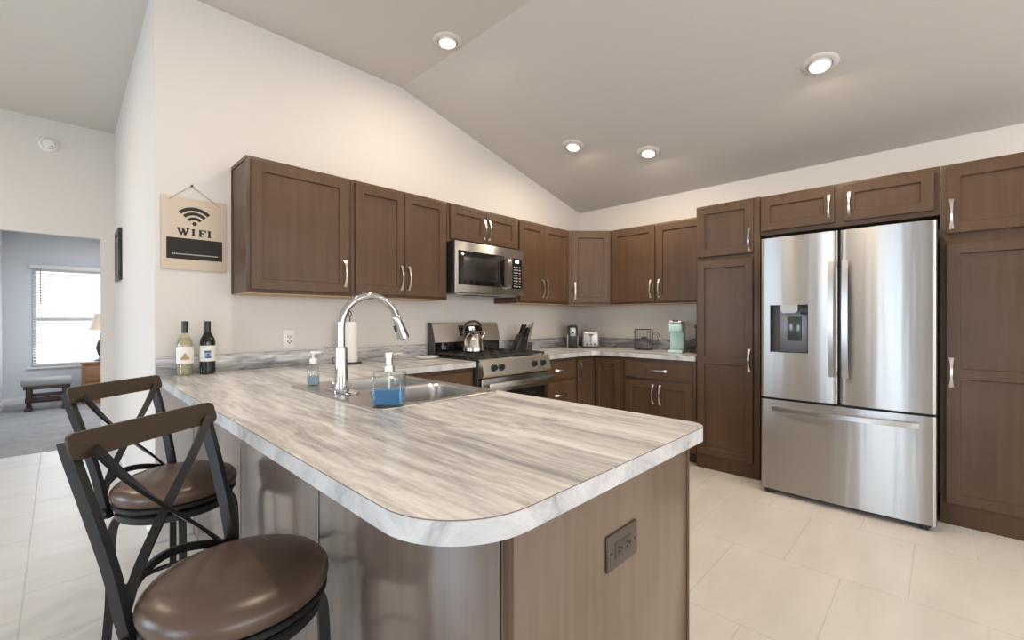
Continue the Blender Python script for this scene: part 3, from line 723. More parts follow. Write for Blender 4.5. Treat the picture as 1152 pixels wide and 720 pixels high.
letters = {
 'W': (-3.838, [(0, zt, .011, zb, t1), (.011, zb, .021, zt-.006, t2), (.021, zt-.006, .031, zb, t1), (.031, zb, .042, zt, t2), serif(0, zt), serif(.021, zt-.004, .010), serif(.042, zt)]),
 'I': (-3.770, [(0, zb, 0, zt, t1), serif(0, zb+.002), serif(0, zt-.002)]),
 'F': (-3.737, [(0, zb, 0, zt, t1), (-.006, zt-.002, .026, zt-.002, t2), (.025, zt-.012, .025, zt, t2), (0, (zb+zt)/2, .016, (zb+zt)/2, t2), (.016, (zb+zt)/2-.006, .016, (zb+zt)/2+.006, .004), serif(.001, zb+.002)]),
 'J': (-3.693, [(0, zb, 0, zt, t1), serif(0, zb+.002), serif(0, zt-.002)])}
for ch, (ox, sg) in letters.items():
    mb = MB(); bars(mb, [(ox+a, b_, ox+c, d, t) for a, b_, c, d, t in sg]); finish('letter', mb, M_ink, r, weld=False)
mb = MB(); mb.tube(spline([(-3.882, -.016, 1.888), (-3.82, -.014, 1.945), (-3.775, -.010, 1.982)], 5), .0016, 6); mb.tube(spline([(-3.775, -.010, 1.982), (-3.72, -.014, 1.94), (-3.642, -.016, 1.882)], 5), .0016, 6); finish('string', mb, M_string, r)
mb = MB(); mb.lathe([(.006, 0), (.006, .004), (.002, .006), (.002, .014), (.006, .015), (.006, .017), (0, .018)], (-3.775, 0, 1.984), 14, Matrix.Rotation(PI/2, 4, 'X')); finish('nail', mb, M_grey, r)

r = thing('picture_frame', 'black framed picture seen edge-on on the hall side wall', 'picture', (-3.92, 2.25, 1.55))
mb = MB()
def hx(y): return WX + (y-.0)*(.026/2.8) - .001
ya, yb, za, zb2 = 1.95, 2.34, 1.565, 2.01
for (a, b_, c, d) in ((ya, yb, za, za+.04), (ya, yb, zb2-.04, zb2), (ya, ya+.04, za+.04, zb2-.04), (yb-.04, yb, za+.04, zb2-.04)):
    xm_ = hx((a+b_)/2); mb.box((xm_-.026, a, c), (xm_-.001, b_, d), .002)
finish('frame', mb, M_black, r)
mb = MB(); mb.box((hx(2.15)-.014, ya+.04, za+.04), (hx(2.15)-.006, yb-.04, zb2-.04)); finish('picture', mb, mat('picture_print', (.16, .17, .15), .3), r)
r = thing('smoke_detector', 'round white smoke detector high on the hall end wall', 'smoke detector', (-4.367, HY, 2.827))
mb = MB(); mb.lathe([(.068, 0), (.068, .012), (.060, .022), (.054, .030), (.03, .036), (0, .036)], (-4.367, HY, 2.827), 36, Matrix.Rotation(PI/2, 4, 'X')); finish('housing', mb, M_white2, r)
mb = MB(); mb.lathe([(.009, 0), (.009, .004), (0, .005)], (-4.345, HY-.033, 2.81), 14, Matrix.Rotation(PI/2, 4, 'X')); mb.torus(.045, .003, (-4.367, HY-.031, 2.827), 30, 6, Matrix.Rotation(PI/2, 4, 'X')); finish('sensor_vent', mb, M_key, r)

# ------------------------------------------------------------------ gas range
RX0, RX1 = -2.170, -1.408; RC = (RX0+RX1)/2
r = thing('gas_range', 'stainless steel gas range with black grates between the base cabinets', 'stove', (RC, -.33, 0))
mb = MB(); mb.box((RX0, -.645, .04), (RX1, -.03, .905), .003); finish('body', mb, M_grey, r)
mb = MB(); mb.box((RX0+.03, -.62, 0), (RX0+.07, -.58, .045)); mb.box((RX1-.07, -.62, 0), (RX1-.03, -.58, .045)); mb.box((RX0+.03, -.1, 0), (RX0+.07, -.06, .045)); mb.box((RX1-.07, -.1, 0), (RX1-.03, -.06, .045)); finish('feet', mb, M_black, r)
mb = MB(); mb.box((RX0-.002, -.668, .905), (RX1+.002, -.075, .922), .005); finish('cooktop', mb, M_gloss, r)
YZ = Matrix(((0, 0, 1, 0), (1, 0, 0, 0), (0, 1, 0, 0), (0, 0, 0, 1)))   # (a,b,h) -> (h,a,b)
mb = MB(); mb.prism([(-.655, .925), (-.672, .925), (-.690, .915), (-.712, .815), (-.700, .795), (-.645, .795)], RX0, RX1, YZ); cp = finish('control_panel', mb, M_steel3, r)
def knob(x, par):
    mb = MB(); Rk = Matrix.Rotation(math.radians(78), 4, 'X')
    mb.lathe([(.027, 0), (.027, .006), (.022, .008), (.0205, .026), (.019, .030), (0, .030)], (x, -.701, .861), 24, Rk)
    mb.box((-.004, -.019, .028), (.004, .019, .036), .002, Matrix.Translation((x, -.701, .861)) @ Rk)
    finish('knob', mb, M_black, par)
for kx in (-2.066, -1.990, -1.618, -1.512): knob(kx, cp)
mb = MB(); mb.box((RX0+.003, -.688, .215), (RX1-.003, -.645, .785), .006); od = finish('oven_door', mb, M_steel, r)
mb = MB(); mb.box((RX0+.05, -.691, .30), (RX1-.05, -.687, .675), .001); finish('oven_window', mb, M_gloss, od)
mb = MB(); mb.box((RX0+.015, -.760, .716), (RX1-.015, -.738, .756), .007); mb.box((RX0+.03, -.742, .722), (RX0+.065, -.686, .75), .003); mb.box((RX1-.065, -.742, .722), (RX1-.03, -.686, .75), .003); finish('handle', mb, M_steel2, od)
mb = MB(); mb.box((RX0+.003, -.686, .05), (RX1-.003, -.645, .205), .006); finish('storage_drawer', mb, M_steel, r)
mb = MB(); mb.prism([(-.022, .91), (-.085, .91), (-.085, 1.035), (-.022, 1.035)], RX0+.002, RX1-.002, YZ); finish('backguard_vent', mb, M_gloss, r)
mb = MB(); mb.prism([(-.022, 1.035), (-.100, 1.030), (-.100, 1.048), (-.058, 1.185), (-.045, 1.193), (-.022, 1.193)], RX0+.012, RX1-.004, YZ); bgd = finish('backguard', mb, M_steel3, r)
mb = MB(); mb.prism([(-.022, .91), (-.104, .91), (-.104, 1.048), (-.060, 1.190), (-.046, 1.196), (-.022, 1.196)], RX0, RX0+.012, YZ); finish('end_cap', mb, M_grey, r)
def onbg(u0, u1, t0, t1, m, name, par, off=.0012):
    a = Vector((0, -.100, 1.048)); b_ = Vector((0, -.058, 1.185)); d = b_-a; nn = Vector((0, -d.z, d.y)).normalized()
    mb = MB(); v = []
    for oo in (-.001, off):
        for (u, t) in ((u0, t0), (u1, t0), (u1, t1), (u0, t1)):
            q = a + d*t + nn*oo; v.append((u, q.y, q.z))
    mb._new(v, [(0,3,2,1), (4,5,6,7), (0,1,5,4), (1,2,6,5), (2,3,7,6), (3,0,4,7)]); return finish(name, mb, m, par)
cpn = onbg(-1.885, -1.615, .22, .86, M_gloss, 'control_display', bgd)
onbg(-1.765, -1.705, .56, .78, M_disp, 'clock_digits', cpn, .002)
mb2 = [(-1.87+.033*k, .30+.14*j) for k in range(8) for j in range(2)]
mb = MB()
a = Vector((0, -.100, 1.048)); b_ = Vector((0, -.058, 1.185)); d = b_-a; nn = Vector((0, -d.z, d.y)).normalized()
for (u, t) in mb2:
    q0 = a + d*t + nn*.002; q1 = a + d*(t+.05) + nn*.002; mb._new([(u, q0.y, q0.z), (u+.018, q0.y, q0.z), (u+.018, q1.y, q1.z), (u, q1.y, q1.z)], [(0, 1, 2, 3)])
finish('button_print', mb, M_key, cpn)
GZ = .946
for gi, (g0, g1) in enumerate(((RX0+.012, RX0+.262), (RX0+.268, RX1-.268), (RX1-.262, RX1-.012))):
    mb = MB(); bw = .006
    for yy in (-.645, -.370, -.100): mb.box((g0, yy-bw, GZ-.012), (g1, yy+bw, GZ+.003), .002)
    for xx in (g0+bw, (g0+g1)/2, g1-bw): mb.box((xx-bw, -.645, GZ-.010), (xx+bw, -.100, GZ+.004), .002)
    for yy in (-.51, -.235):
        mb.box((g0, yy-.005, GZ-.008), (g0+.075, yy+.005, GZ+.005), .002); mb.box((g1-.075, yy-.005, GZ-.008), (g1, yy+.005, GZ+.005), .002)
    for xx in (g0+bw, g1-bw):
        for yy in (-.640, -.105, -.37): mb.box((xx-bw, yy-bw, .9215), (xx+bw, yy+bw, GZ-.006), .001)
    finish('grate', mb, M_iron, r)
for (bx_, by_, br) in ((RX0+.137, -.51, .045), (RX0+.137, -.235, .04), (RC, -.37, .05), (RX1-.137, -.51, .05), (RX1-.137, -.235, .036)):
    mb = MB(); mb.lathe([(br+.012, 0), (br+.010, .005), (br, .006), (br, .012), (br-.006, .016), (0, .016)], (bx_, by_, .921), 28); finish('burner', mb, M_iron, r)
# kettle on the rear left burner
kx, ky, kz = -1.855, -.235, GZ+.006
r = thing('kettle', 'shiny stainless kettle with an arched dark handle standing on the range', 'kettle', (kx, ky, kz))
mb = MB(); mb.lathe([(0, 0), (.086, 0), (.092, .006), (.090, .03), (.078, .09), (.060, .135), (.045, .152), (.040, .157), (0, .157)], (kx, ky, kz), 40); finish('body', mb, mat('polished_steel', (.66, .62, .60), .14, 1.0), r)
mb = MB(); mb.lathe([(.040, .156), (.036, .164), (.012, .170), (.008, .174), (.014, .180), (.014, .190), (.008, .195), (0, .195)], (kx, ky, kz), 28); finish('lid', mb, M_steel2, r)
kd = Vector((.97, -.2, 0)).normalized()
c = Vector((kx, ky, kz))
mb = MB(); mb.tube([c+kd*.065+Vector((0,0,.10)), c+kd*.095+Vector((0,0,.125)), c+kd*.112+Vector((0,0,.155))], .017, 14, [1.1, .85, .65]); finish('spout', mb, M_steel2, r)
hp = [c + kd*x_ + Vector((0, 0, z_)) for x_, z_ in ((-.083, .115), (-.096, .165), (-.075, .225), (-.02, .252), (.04, .245), (.066, .215), (.068, .20))]
mb = MB(); mb.tube(spline(hp, 6), .0095, 10, None); finish('handle', mb, mat('brown_handle', (.045, .022, .015), .35), r)

# ------------------------------------------------------------------ microwave
MX0, MX1, MZ0, MZ1, MY = -2.184, -1.404, 1.430, 1.832, -.398
r = thing('microwave', 'stainless over-the-range microwave mounted under the short wall cabinet', 'microwave', ((MX0+MX1)/2, -.2, MZ0))
mb = MB(); mb.box((MX0, MY+.028, MZ0), (MX1, -.004, MZ1), .003); finish('body', mb, M_black, r)
mb = MB(); mb.box((MX0+.05, MY+.05, MZ0-.010), (MX1-.05, -.03, MZ0+.002), .003); finish('vent_underside', mb, M_silver, r)
mb = MB(); mb.box((MX0+.2, MY+.07, MZ0-.014), (MX0+.36, MY+.17, MZ0-.009), .002); mb.box((MX1-.36, MY+.07, MZ0-.014), (MX1-.2, MY+.17, MZ0-.009), .002); finish('filter_grille', mb, M_black, r)
mb = MB(); mb.box((MX0, MY, MZ0), (MX1, MY+.027, MZ1), .006); fd = finish('front', mb, M_steel, r)
mb = MB(); mb.box((-2.152, MY-.0025, 1.492), (-1.650, MY+.002, 1.760), .002); dw = finish('door_window', mb, M_gloss, r)
mb = MB(); mb.box((-2.10, MY-.0032, 1.53), (-1.73, MY-.002, 1.715), .0005); finish('window_screen', mb, mat('mesh_screen', (.022, .018, .016), .25), dw)
mb = MB(); pts = spline([(-1.622, MY, 1.745), (-1.622, MY-.034, 1.72), (-1.622, MY-.040, 1.615), (-1.622, MY-.034, 1.51), (-1.622, MY, 1.482)], 6)
mb.sweep(pts, [(-.006, -.022), (.006, -.022), (.006, .022), (-.006, .022)], (1, 0, 0) and [(0, -1, .0001)]*len(pts)); finish('handle', mb, M_steel2, r)
mb = MB(); mb.box((-1.552, MY-.003, 1.488), (-1.436, MY+.002, 1.752), .001); kp = finish('keypad', mb, M_gloss, r)
mb = MB(); mb.box((-1.520, MY-.0042, 1.712), (-1.474, MY-.0028, 1.738)); finish('clock_digits', mb, M_disp, kp)
mb = MB()
for j in range(8):
    for k in range(3): mb.box((-1.538+k*.033, MY-.0038, 1.502+j*.024), (-1.518+k*.033, MY-.0028, 1.512+j*.024))
finish('button_print', mb, M_key, kp)

# ------------------------------------------------------------------ refrigerator
FY0, FY1, FXF, FXB = -2.149, -3.056, -.836, -.770
r = thing('refrigerator', 'stainless french-door refrigerator with bottom freezer drawer and water dispenser', 'refrigerator', (-.4, -2.60, 0))
mb = MB(); mb.box((FXB+.012, FY1+.004, .045), (-.03, FY0-.004, 1.770), .004); finish('body', mb, M_grey, r)
mb = MB(); mb.box((FXB+.04, FY1+.02, .0), (-.06, FY0-.02, .05)); finish('base_grille', mb, M_black, r)
for yy in (FY0-.055, FY1+.055):
    mb = MB(); mb.lathe([(.0, -.022), (.020, -.022), (.022, -.018), (.022, .018), (.020, .022), (0, .022)], (FXF+.035, yy, .0225), 20, Matrix.Rotation(PI/2, 4, 'X')); mb.box((FXF+.02, yy-.03, .018), (FXF+.10, yy+.03, .045), .004); finish('foot', mb, M_black, r)
mb = MB(); mb.box((FXB+.012, FY0-.10, 1.770), (FXB+.10, FY0-.02, 1.79), .004); mb.box((FXB+.012, FY1+.02, 1.770), (FXB+.10, FY1+.10, 1.79), .004); finish('hinge_cover', mb, M_grey, r)
def fpanel(ya, yb, z0, z1, hole=None, bulge=.010):
    """front panel facing -x with rounded vertical edges and a slight bow; optional recess"""
    mb = MB(); rr = .020; L = ya - yb; P = []
    for k in range(7):
        a = .5*PI*k/6; P.append((ya - rr + rr*math.cos(a), -(rr*math.sin(a))))
    ys = [ya - rr - (L-2*rr)*k/24 for k in range(1, 24)]
    if hole: ys = sorted(set([y for y in ys if not any(abs(y-h) < .006 for h in hole[:2])] + list(hole[:2])), reverse=True)
    P += [(y, -rr) for y in ys]
    for k in range(7):
        a = .5*PI*k/6; P.append((yb + rr - rr*math.sin(a), -(rr*math.cos(a))))
    mid = (ya+yb)/2
    P = [(y, FXF + rr + x + (bulge*((y-mid)/(L/2))**2 if True else 0)) for y, x in P]
    P = [(y, min(x, FXB-.001)) for y, x in P]
    Z = [z0, z1] if not hole else [z0, hole[2], hole[3], z1]
    V = lambda i, z: (P[i][1], P[i][0], z)
    for j in range(len(Z)-1):
        for i in range(len(P)-1):
            if hole and j == 1 and P[i][0] <= hole[0]+1e-6 and P[i+1][0] >= hole[1]-1e-6: continue
            mb._new([V(i, Z[j]), V(i+1, Z[j]), V(i+1, Z[j+1]), V(i, Z[j+1])], [(0, 1, 2, 3)])
    for z in (z0, z1):
        mb._new([V(i, z) for i in range(len(P))] + [(FXB, yb, z), (FXB, ya, z)], [tuple(range(len(P)+2))])
    mb._new([(FXB, ya, z0), (FXB, yb, z0), (FXB, yb, z1), (FXB, ya, z1)], [(0, 1, 2, 3)])
    for (i) in (0, len(P)-1):
        yy = ya if i == 0 else yb
        mb._new([V(i, z0), (FXB, yy, z0), (FXB, yy, z1), V(i, z1)], [(0, 1, 2, 3)])
    return mb
DY0, DY1, DZ0, DZ1 = -2.213, -2.438, .992, 1.318
YM = -2.603
ld = finish('door', fpanel(FY0, YM+.003, .676, 1.787, (DY0, DY1, DZ0, DZ1)), M_steel, r, ang=40, label='left stainless door with the water dispenser')
rd = finish('door', fpanel(YM-.003, FY1, .676, 1.787), M_steel, r, ang=40, label='right stainless door')
fz = finish('freezer_drawer', fpanel(FY0, FY1, .035, .660, None, .012), M_steel, r, ang=40)
mb = MB(); mb.box((FXB+.002, FY1+.01, .655), (FXB+.014, FY0-.01, .70)); mb.box((FXB-.01, YM-.003, .676), (FXB+.012, YM+.003, 1.78)); finish('gasket', mb, M_black, r)
# dispenser recess
xr_ = -.782; xs_ = FXF + .0105
mb = MB(); f4 = [(0, 1, 2, 3)]
mb._new([(xr_, DY0, DZ0), (xr_, DY1, DZ0), (xr_, DY1, DZ1), (xr_, DY0, DZ1)], f4)
for a4 in ([(xs_, DY0, DZ0), (xr_, DY0, DZ0), (xr_, DY0, DZ1), (xs_, DY0, DZ1)], [(xs_, DY1, DZ0), (xr_, DY1, DZ0), (xr_, DY1, DZ1), (xs_, DY1, DZ1)],
           [(xs_, DY0, DZ0), (xr_, DY0, DZ0), (xr_, DY1, DZ0), (xs_, DY1, DZ0)], [(xs_, DY0, DZ1), (xr_, DY0, DZ1), (xr_, DY1, DZ1), (xs_, DY1, DZ1)]):
    mb._new(a4, f4)
ds = finish('dispenser', mb, mat('dispenser_shell', (.055, .048, .043), .4, .3), ld)
mb = MB(); mb.box((xr_-.005, DY0-.048, DZ0+.004), (xr_-.0005, DY1+.012, DZ1-.004), .002); finish('back_plate', mb, mat('dispenser_plate', (.20, .20, .215), .35, .4), ds, label='lighter grey back plate')
mb = MB(); mb.box((xr_-.012, DY0-.095, DZ0+.08), (xr_-.002, DY0-.18, DZ0+.245), .004); finish('paddle', mb, mat('paddle_dark', (.06, .065, .06), .15), ds)
mb = MB(); mb.prism(rrect(DY0-.165, DY0-.065, 1.262, 1.318, (.02, .02, 0, 0), 5), -xr_, .832, M=Matrix(((0, 0, -1, 0), (1, 0, 0, 0), (0, 1, 0, 0), (0, 0, 0, 1)))); finish('spout', mb, mat('spout_silver', (.36, .33, .30), .35, .8), ds)
mb = MB(); mb.box((xr_-.02, DY1+.005, DZ1-.065), (xr_-.001, DY1+.05, DZ1-.01), .002); finish('control_pad', mb, M_black, ds)
def fhandle(y, par):
    mb = MB(); pts = []
    for k in range(13):
        s = k/12; pts.append((-.872 - .026*math.sin(PI*s)**.7, y, .852 + s*.736))
    mb.sweep(pts, [(-.006, -.015), (.006, -.015), (.006, .015), (-.006, .015)], [(1, 0, 0)]*13)
    mb.box((-.872, y-.009, .856), (FXF+.012, y+.009, .886), .002); mb.box((-.872, y-.009, 1.554), (FXF+.012, y+.009, 1.584), .002); finish('handle', mb, M_steel2, par)
fhandle(-2.568, ld); fhandle(-2.640, rd)
mb = MB(); pts = [(-.866 - .040*math.sin(PI*k/14)**.6, -2.235 - .745*k/14, .606) for k in range(15)]
mb.sweep(pts, [(-.007, -.014), (.007, -.014), (.007, .014), (-.007, .014)], [(1, 0, 0)]*15)
mb.box((-.868, -2.262, .595), (FXF+.014, -2.237, .617), .002); mb.box((-.868, -2.978, .595), (FXF+.014, -2.953, .617), .002); finish('handle', mb, M_steel2, fz)

# ------------------------------------------------------------------ small things on the far worktop
r = thing('knife_block', 'black knife block full of knives on the counter right of the range', 'knife block', (-1.21, -.19, ZS))
KB = Matrix.Translation((-1.225, -.19, ZS)) @ Matrix.Rotation(math.radians(-12), 4, 'Z')
XZ = Matrix(((1, 0, 0, 0), (0, 0, -1, 0), (0, 1, 0, 0), (0, 0, 0, 1)))
mb = MB(); mb.prism([(-.10, 0), (.03, 0), (.055, .10), (-.015, .165)], -.045, .045, KB @ XZ, bev=.003); finish('block', mb, M_black, r)
mb = MB(); mb.box((.035, -.045, 0), (.105, .045, .085), .004, KB); finish('steak_knife_tray', mb, mat('dark_tray', (.05, .04, .035), .4), r)
dv = Vector((.42, 0, .9)).normalized()
for k, (px_, py_, pz_, ln, ms) in enumerate(((-.005, -.028, .155, .11, 0), (.005, .0, .148, .10, 0), (.0, .028, .150, .115, 0), (.03, -.028, .122, .105, 0), (.035, .0, .118, .12, 0), (.03, .028, .122, .11, 0),
                                             (.055, -.034, .083, .185, 1), (.075, -.020, .083, .20, 1), (.060, -.004, .083, .175, 1), (.082, .010, .083, .19, 1), (.066, .026, .083, .18, 1))):
    mb = MB(); a = Vector((px_, py_, pz_)); dd = dv if not ms else Vector((.30, 0, 1)).normalized()
    up_ = Vector((0, 1, 0))
    mb.sweep([a, a+dd*.018, a+dd*.02, a+dd*ln*.55, a+dd*ln], [(-.007, -.010), (.007, -.010), (.007, .010), (-.007, .010)], up_, [.55, .55, 1, .85, 1.05], M=KB)
    finish('knife_handle', mb, M_black if not ms else M_nickel, r)
x, y = -.40, -.19
r = thing('can_opener', 'black and silver upright electric can opener in the far counter corner', 'can opener', (x, y, ZS), 0)
RO = Matrix.Translation((x, y, ZS)) @ Matrix.Rotation(-PI/4, 4, 'Z')
mb = MB(); mb.box((-.052, -.045, 0), (.052, .055, .235), .012, RO); finish('body', mb, M_black, r)
mb = MB(); mb.box((-.030, -.052, .125), (.030, -.040, .215), .003, RO); finish('face_plate', mb, M_silver, r)
mb = MB(); mb.box((-.058, -.040, .0), (-.050, .045, .14), .003, RO); mb.box((.050, -.040, 0), (.058, .045, .14), .003, RO); finish('side_trim', mb, M_silver, r)
mb = MB(); mb.lathe([(.012, 0), (.012, .012), (.004, .016), (0, .016)], tuple(RO @ Vector((0, -.052, .165))), 16, RO.to_3x3().to_4x4() @ Matrix.Rotation(PI/2, 4, 'X')); mb.sweep([RO @ Vector((-.04, -.05, .236)), RO @ Vector((0, -.058, .246)), RO @ Vector((.04, -.05, .236))], [(-.006, -.008), (.006, -.008), (.006, .008), (-.006, .008)], (0, 0, 1)); finish('cutter_lever', mb, M_grey, r)
x, y = -.285, -.345
r = thing('toaster', 'two-slice silver toaster beside the can opener in the corner', 'toaster', (x, y, ZS))
RO = Matrix.Translation((x, y, ZS)) @ Matrix.Rotation(math.radians(-52), 4, 'Z')
mb = MB(); mb.box((-.085, -.12, .012), (.085, .12, .172), .022, RO, seg=4); finish('shell', mb, M_silver, r)
mb = MB(); mb.box((-.08, -.115, 0), (.08, .115, .014), .004, RO); finish('base', mb, M_black, r)
mb = MB(); mb.box((-.045, -.09, .1705), (-.015, .09, .1730), 0, RO); mb.box((.015, -.09, .1705), (.045, .09, .1730), 0, RO); finish('slot', mb, M_gap, r)
mb = MB(); mb.box((-.004, -.1225, .06), (.004, -.118, .150), 0, RO); mb.box((-.024, -.140, .135), (.024, -.119, .147), .003, RO); finish('lever', mb, M_grey, r)
mb = MB()
for kx_ in (-.04, .0, .04): mb.lathe([(.010, 0), (.009, .008), (0, .008)], tuple(RO @ Vector((kx_, -.119, .042))), 14, RO.to_3x3().to_4x4() @ Matrix.Rotation(PI/2, 4, 'X'))
finish('dial', mb, M_grey, r)
x, y = -.22, -.935
r = thing('wire_basket', 'mug-shaped black wire basket with a small oval plaque on the right counter', 'basket', (x, y, ZS))
mb = MB(); R_ = .088
for z in (.005, .105, .205): mb.torus(R_, .0032 if z != .105 else .0022, (x, y, ZS+z), 36, 6)
for k in range(16):
    a = 2*PI*k/16; mb.tube([(x+R_*math.cos(a), y+R_*math.sin(a), ZS+.004), (x+R_*math.cos(a), y+R_*math.sin(a), ZS+.206)], .0022, 6)
for k in range(4): mb.tube([(x-R_*math.cos(k*PI/4), y-R_*math.sin(k*PI/4), ZS+.004), (x+R_*math.cos(k*PI/4), y+R_*math.sin(k*PI/4), ZS+.004)], .002, 6)
finish('wire_cage', mb, M_iron, r)
hd = Vector((math.cos(math.radians(-60)), math.sin(math.radians(-60)), 0)); c = Vector((x, y, ZS))
mb = MB()
for q in (1, .72): mb.tube(spline([c+hd*R_+Vector((0,0,.105+.075*q)), c+hd*(R_+.05*q)+Vector((0,0,.105+.062*q)), c+hd*(R_+.07*q)+Vector((0,0,.105)), c+hd*(R_+.05*q)+Vector((0,0,.105-.06*q)), c+hd*R_+Vector((0,0,.105-.07*q))], 6), .0028, 6)
finish('wire_handle', mb, M_iron, r)
fdv = Vector((-.85, -.53, 0)).normalized()
mb = MB(); mb.lathe([(0, 0), (.034, 0), (.034, .005), (0, .005)], tuple(c + fdv*(R_+.002) + Vector((0, 0, .115))), 24, fdv.to_track_quat('Z', 'Y').to_matrix().to_4x4(), sx=1.0, sy=.62); finish('plaque', mb, M_iron, r)

x, y = -.30, -1.315
r = thing('coffee_maker', 'mint green single-serve coffee maker on the right counter', 'coffee maker', (x, y, ZS))
RO = Matrix.Translation((x, y, ZS)) @ Matrix.Rotation(math.radians(-74), 4, 'Z')
# local: -y is the front (towards the kitchen), built wide in x
mb = MB(); mb.box((-.06, -.02, .0), (.06, .13, .27), .014, RO, seg=3); mb.box((-.058, -.13, .19), (.058, .0, .27), .018, RO, seg=3); mb.box((-.062, -.13, 0), (.062, .0, .028), .008, RO); finish('housing', mb, M_mint, r)
mb = MB(); mb.box((-.056, -.127, .270), (.056, .128, .292), .010, RO, seg=3); finish('lid', mb, M_nickel, r, label='silver lid')
mb = MB(); mb.box((-.026, -.132, .284), (.026, -.07, .298), .004, RO); finish('lid_handle', mb, M_grey, r)
mb = MB(); mb.box((-.05, -.125, .0275), (.05, -.02, .0315), .001, RO); finish('drip_tray', mb, M_silver, r)
x, y = -.265, -1.475
r = thing('wire_rack', 'black wire pod stand partly hidden behind the left pantry edge', 'rack', (x, y, ZS))
mb = MB(); mb.torus(.052, .004, (x, y, ZS+.004), 28, 6); mb.tube([(x, y, ZS+.004), (x, y, ZS+.235)], .005, 8); mb.tube([(x-.052, y, ZS+.004), (x+.052, y, ZS+.004)], .004, 6)
mb.lathe([(.012, 0), (.014, .008), (.012, .03), (0, .032)], (x, y, ZS+.225), 14)
for z in (.11, .03):
    for k in range(6):
        a = k*PI/3; mb.torus(.020, .003, (x+.042*math.cos(a), y+.042*math.sin(a), ZS+z), 16, 6, Matrix.Rotation(a, 4, 'Z') @ Matrix.Rotation(1.0, 4, 'Y'))
        mb.tube([(x, y, ZS+z+.01), (x+.03*math.cos(a), y+.03*math.sin(a), ZS+z)], .003, 6)
finish('stand', mb, M_iron, r)

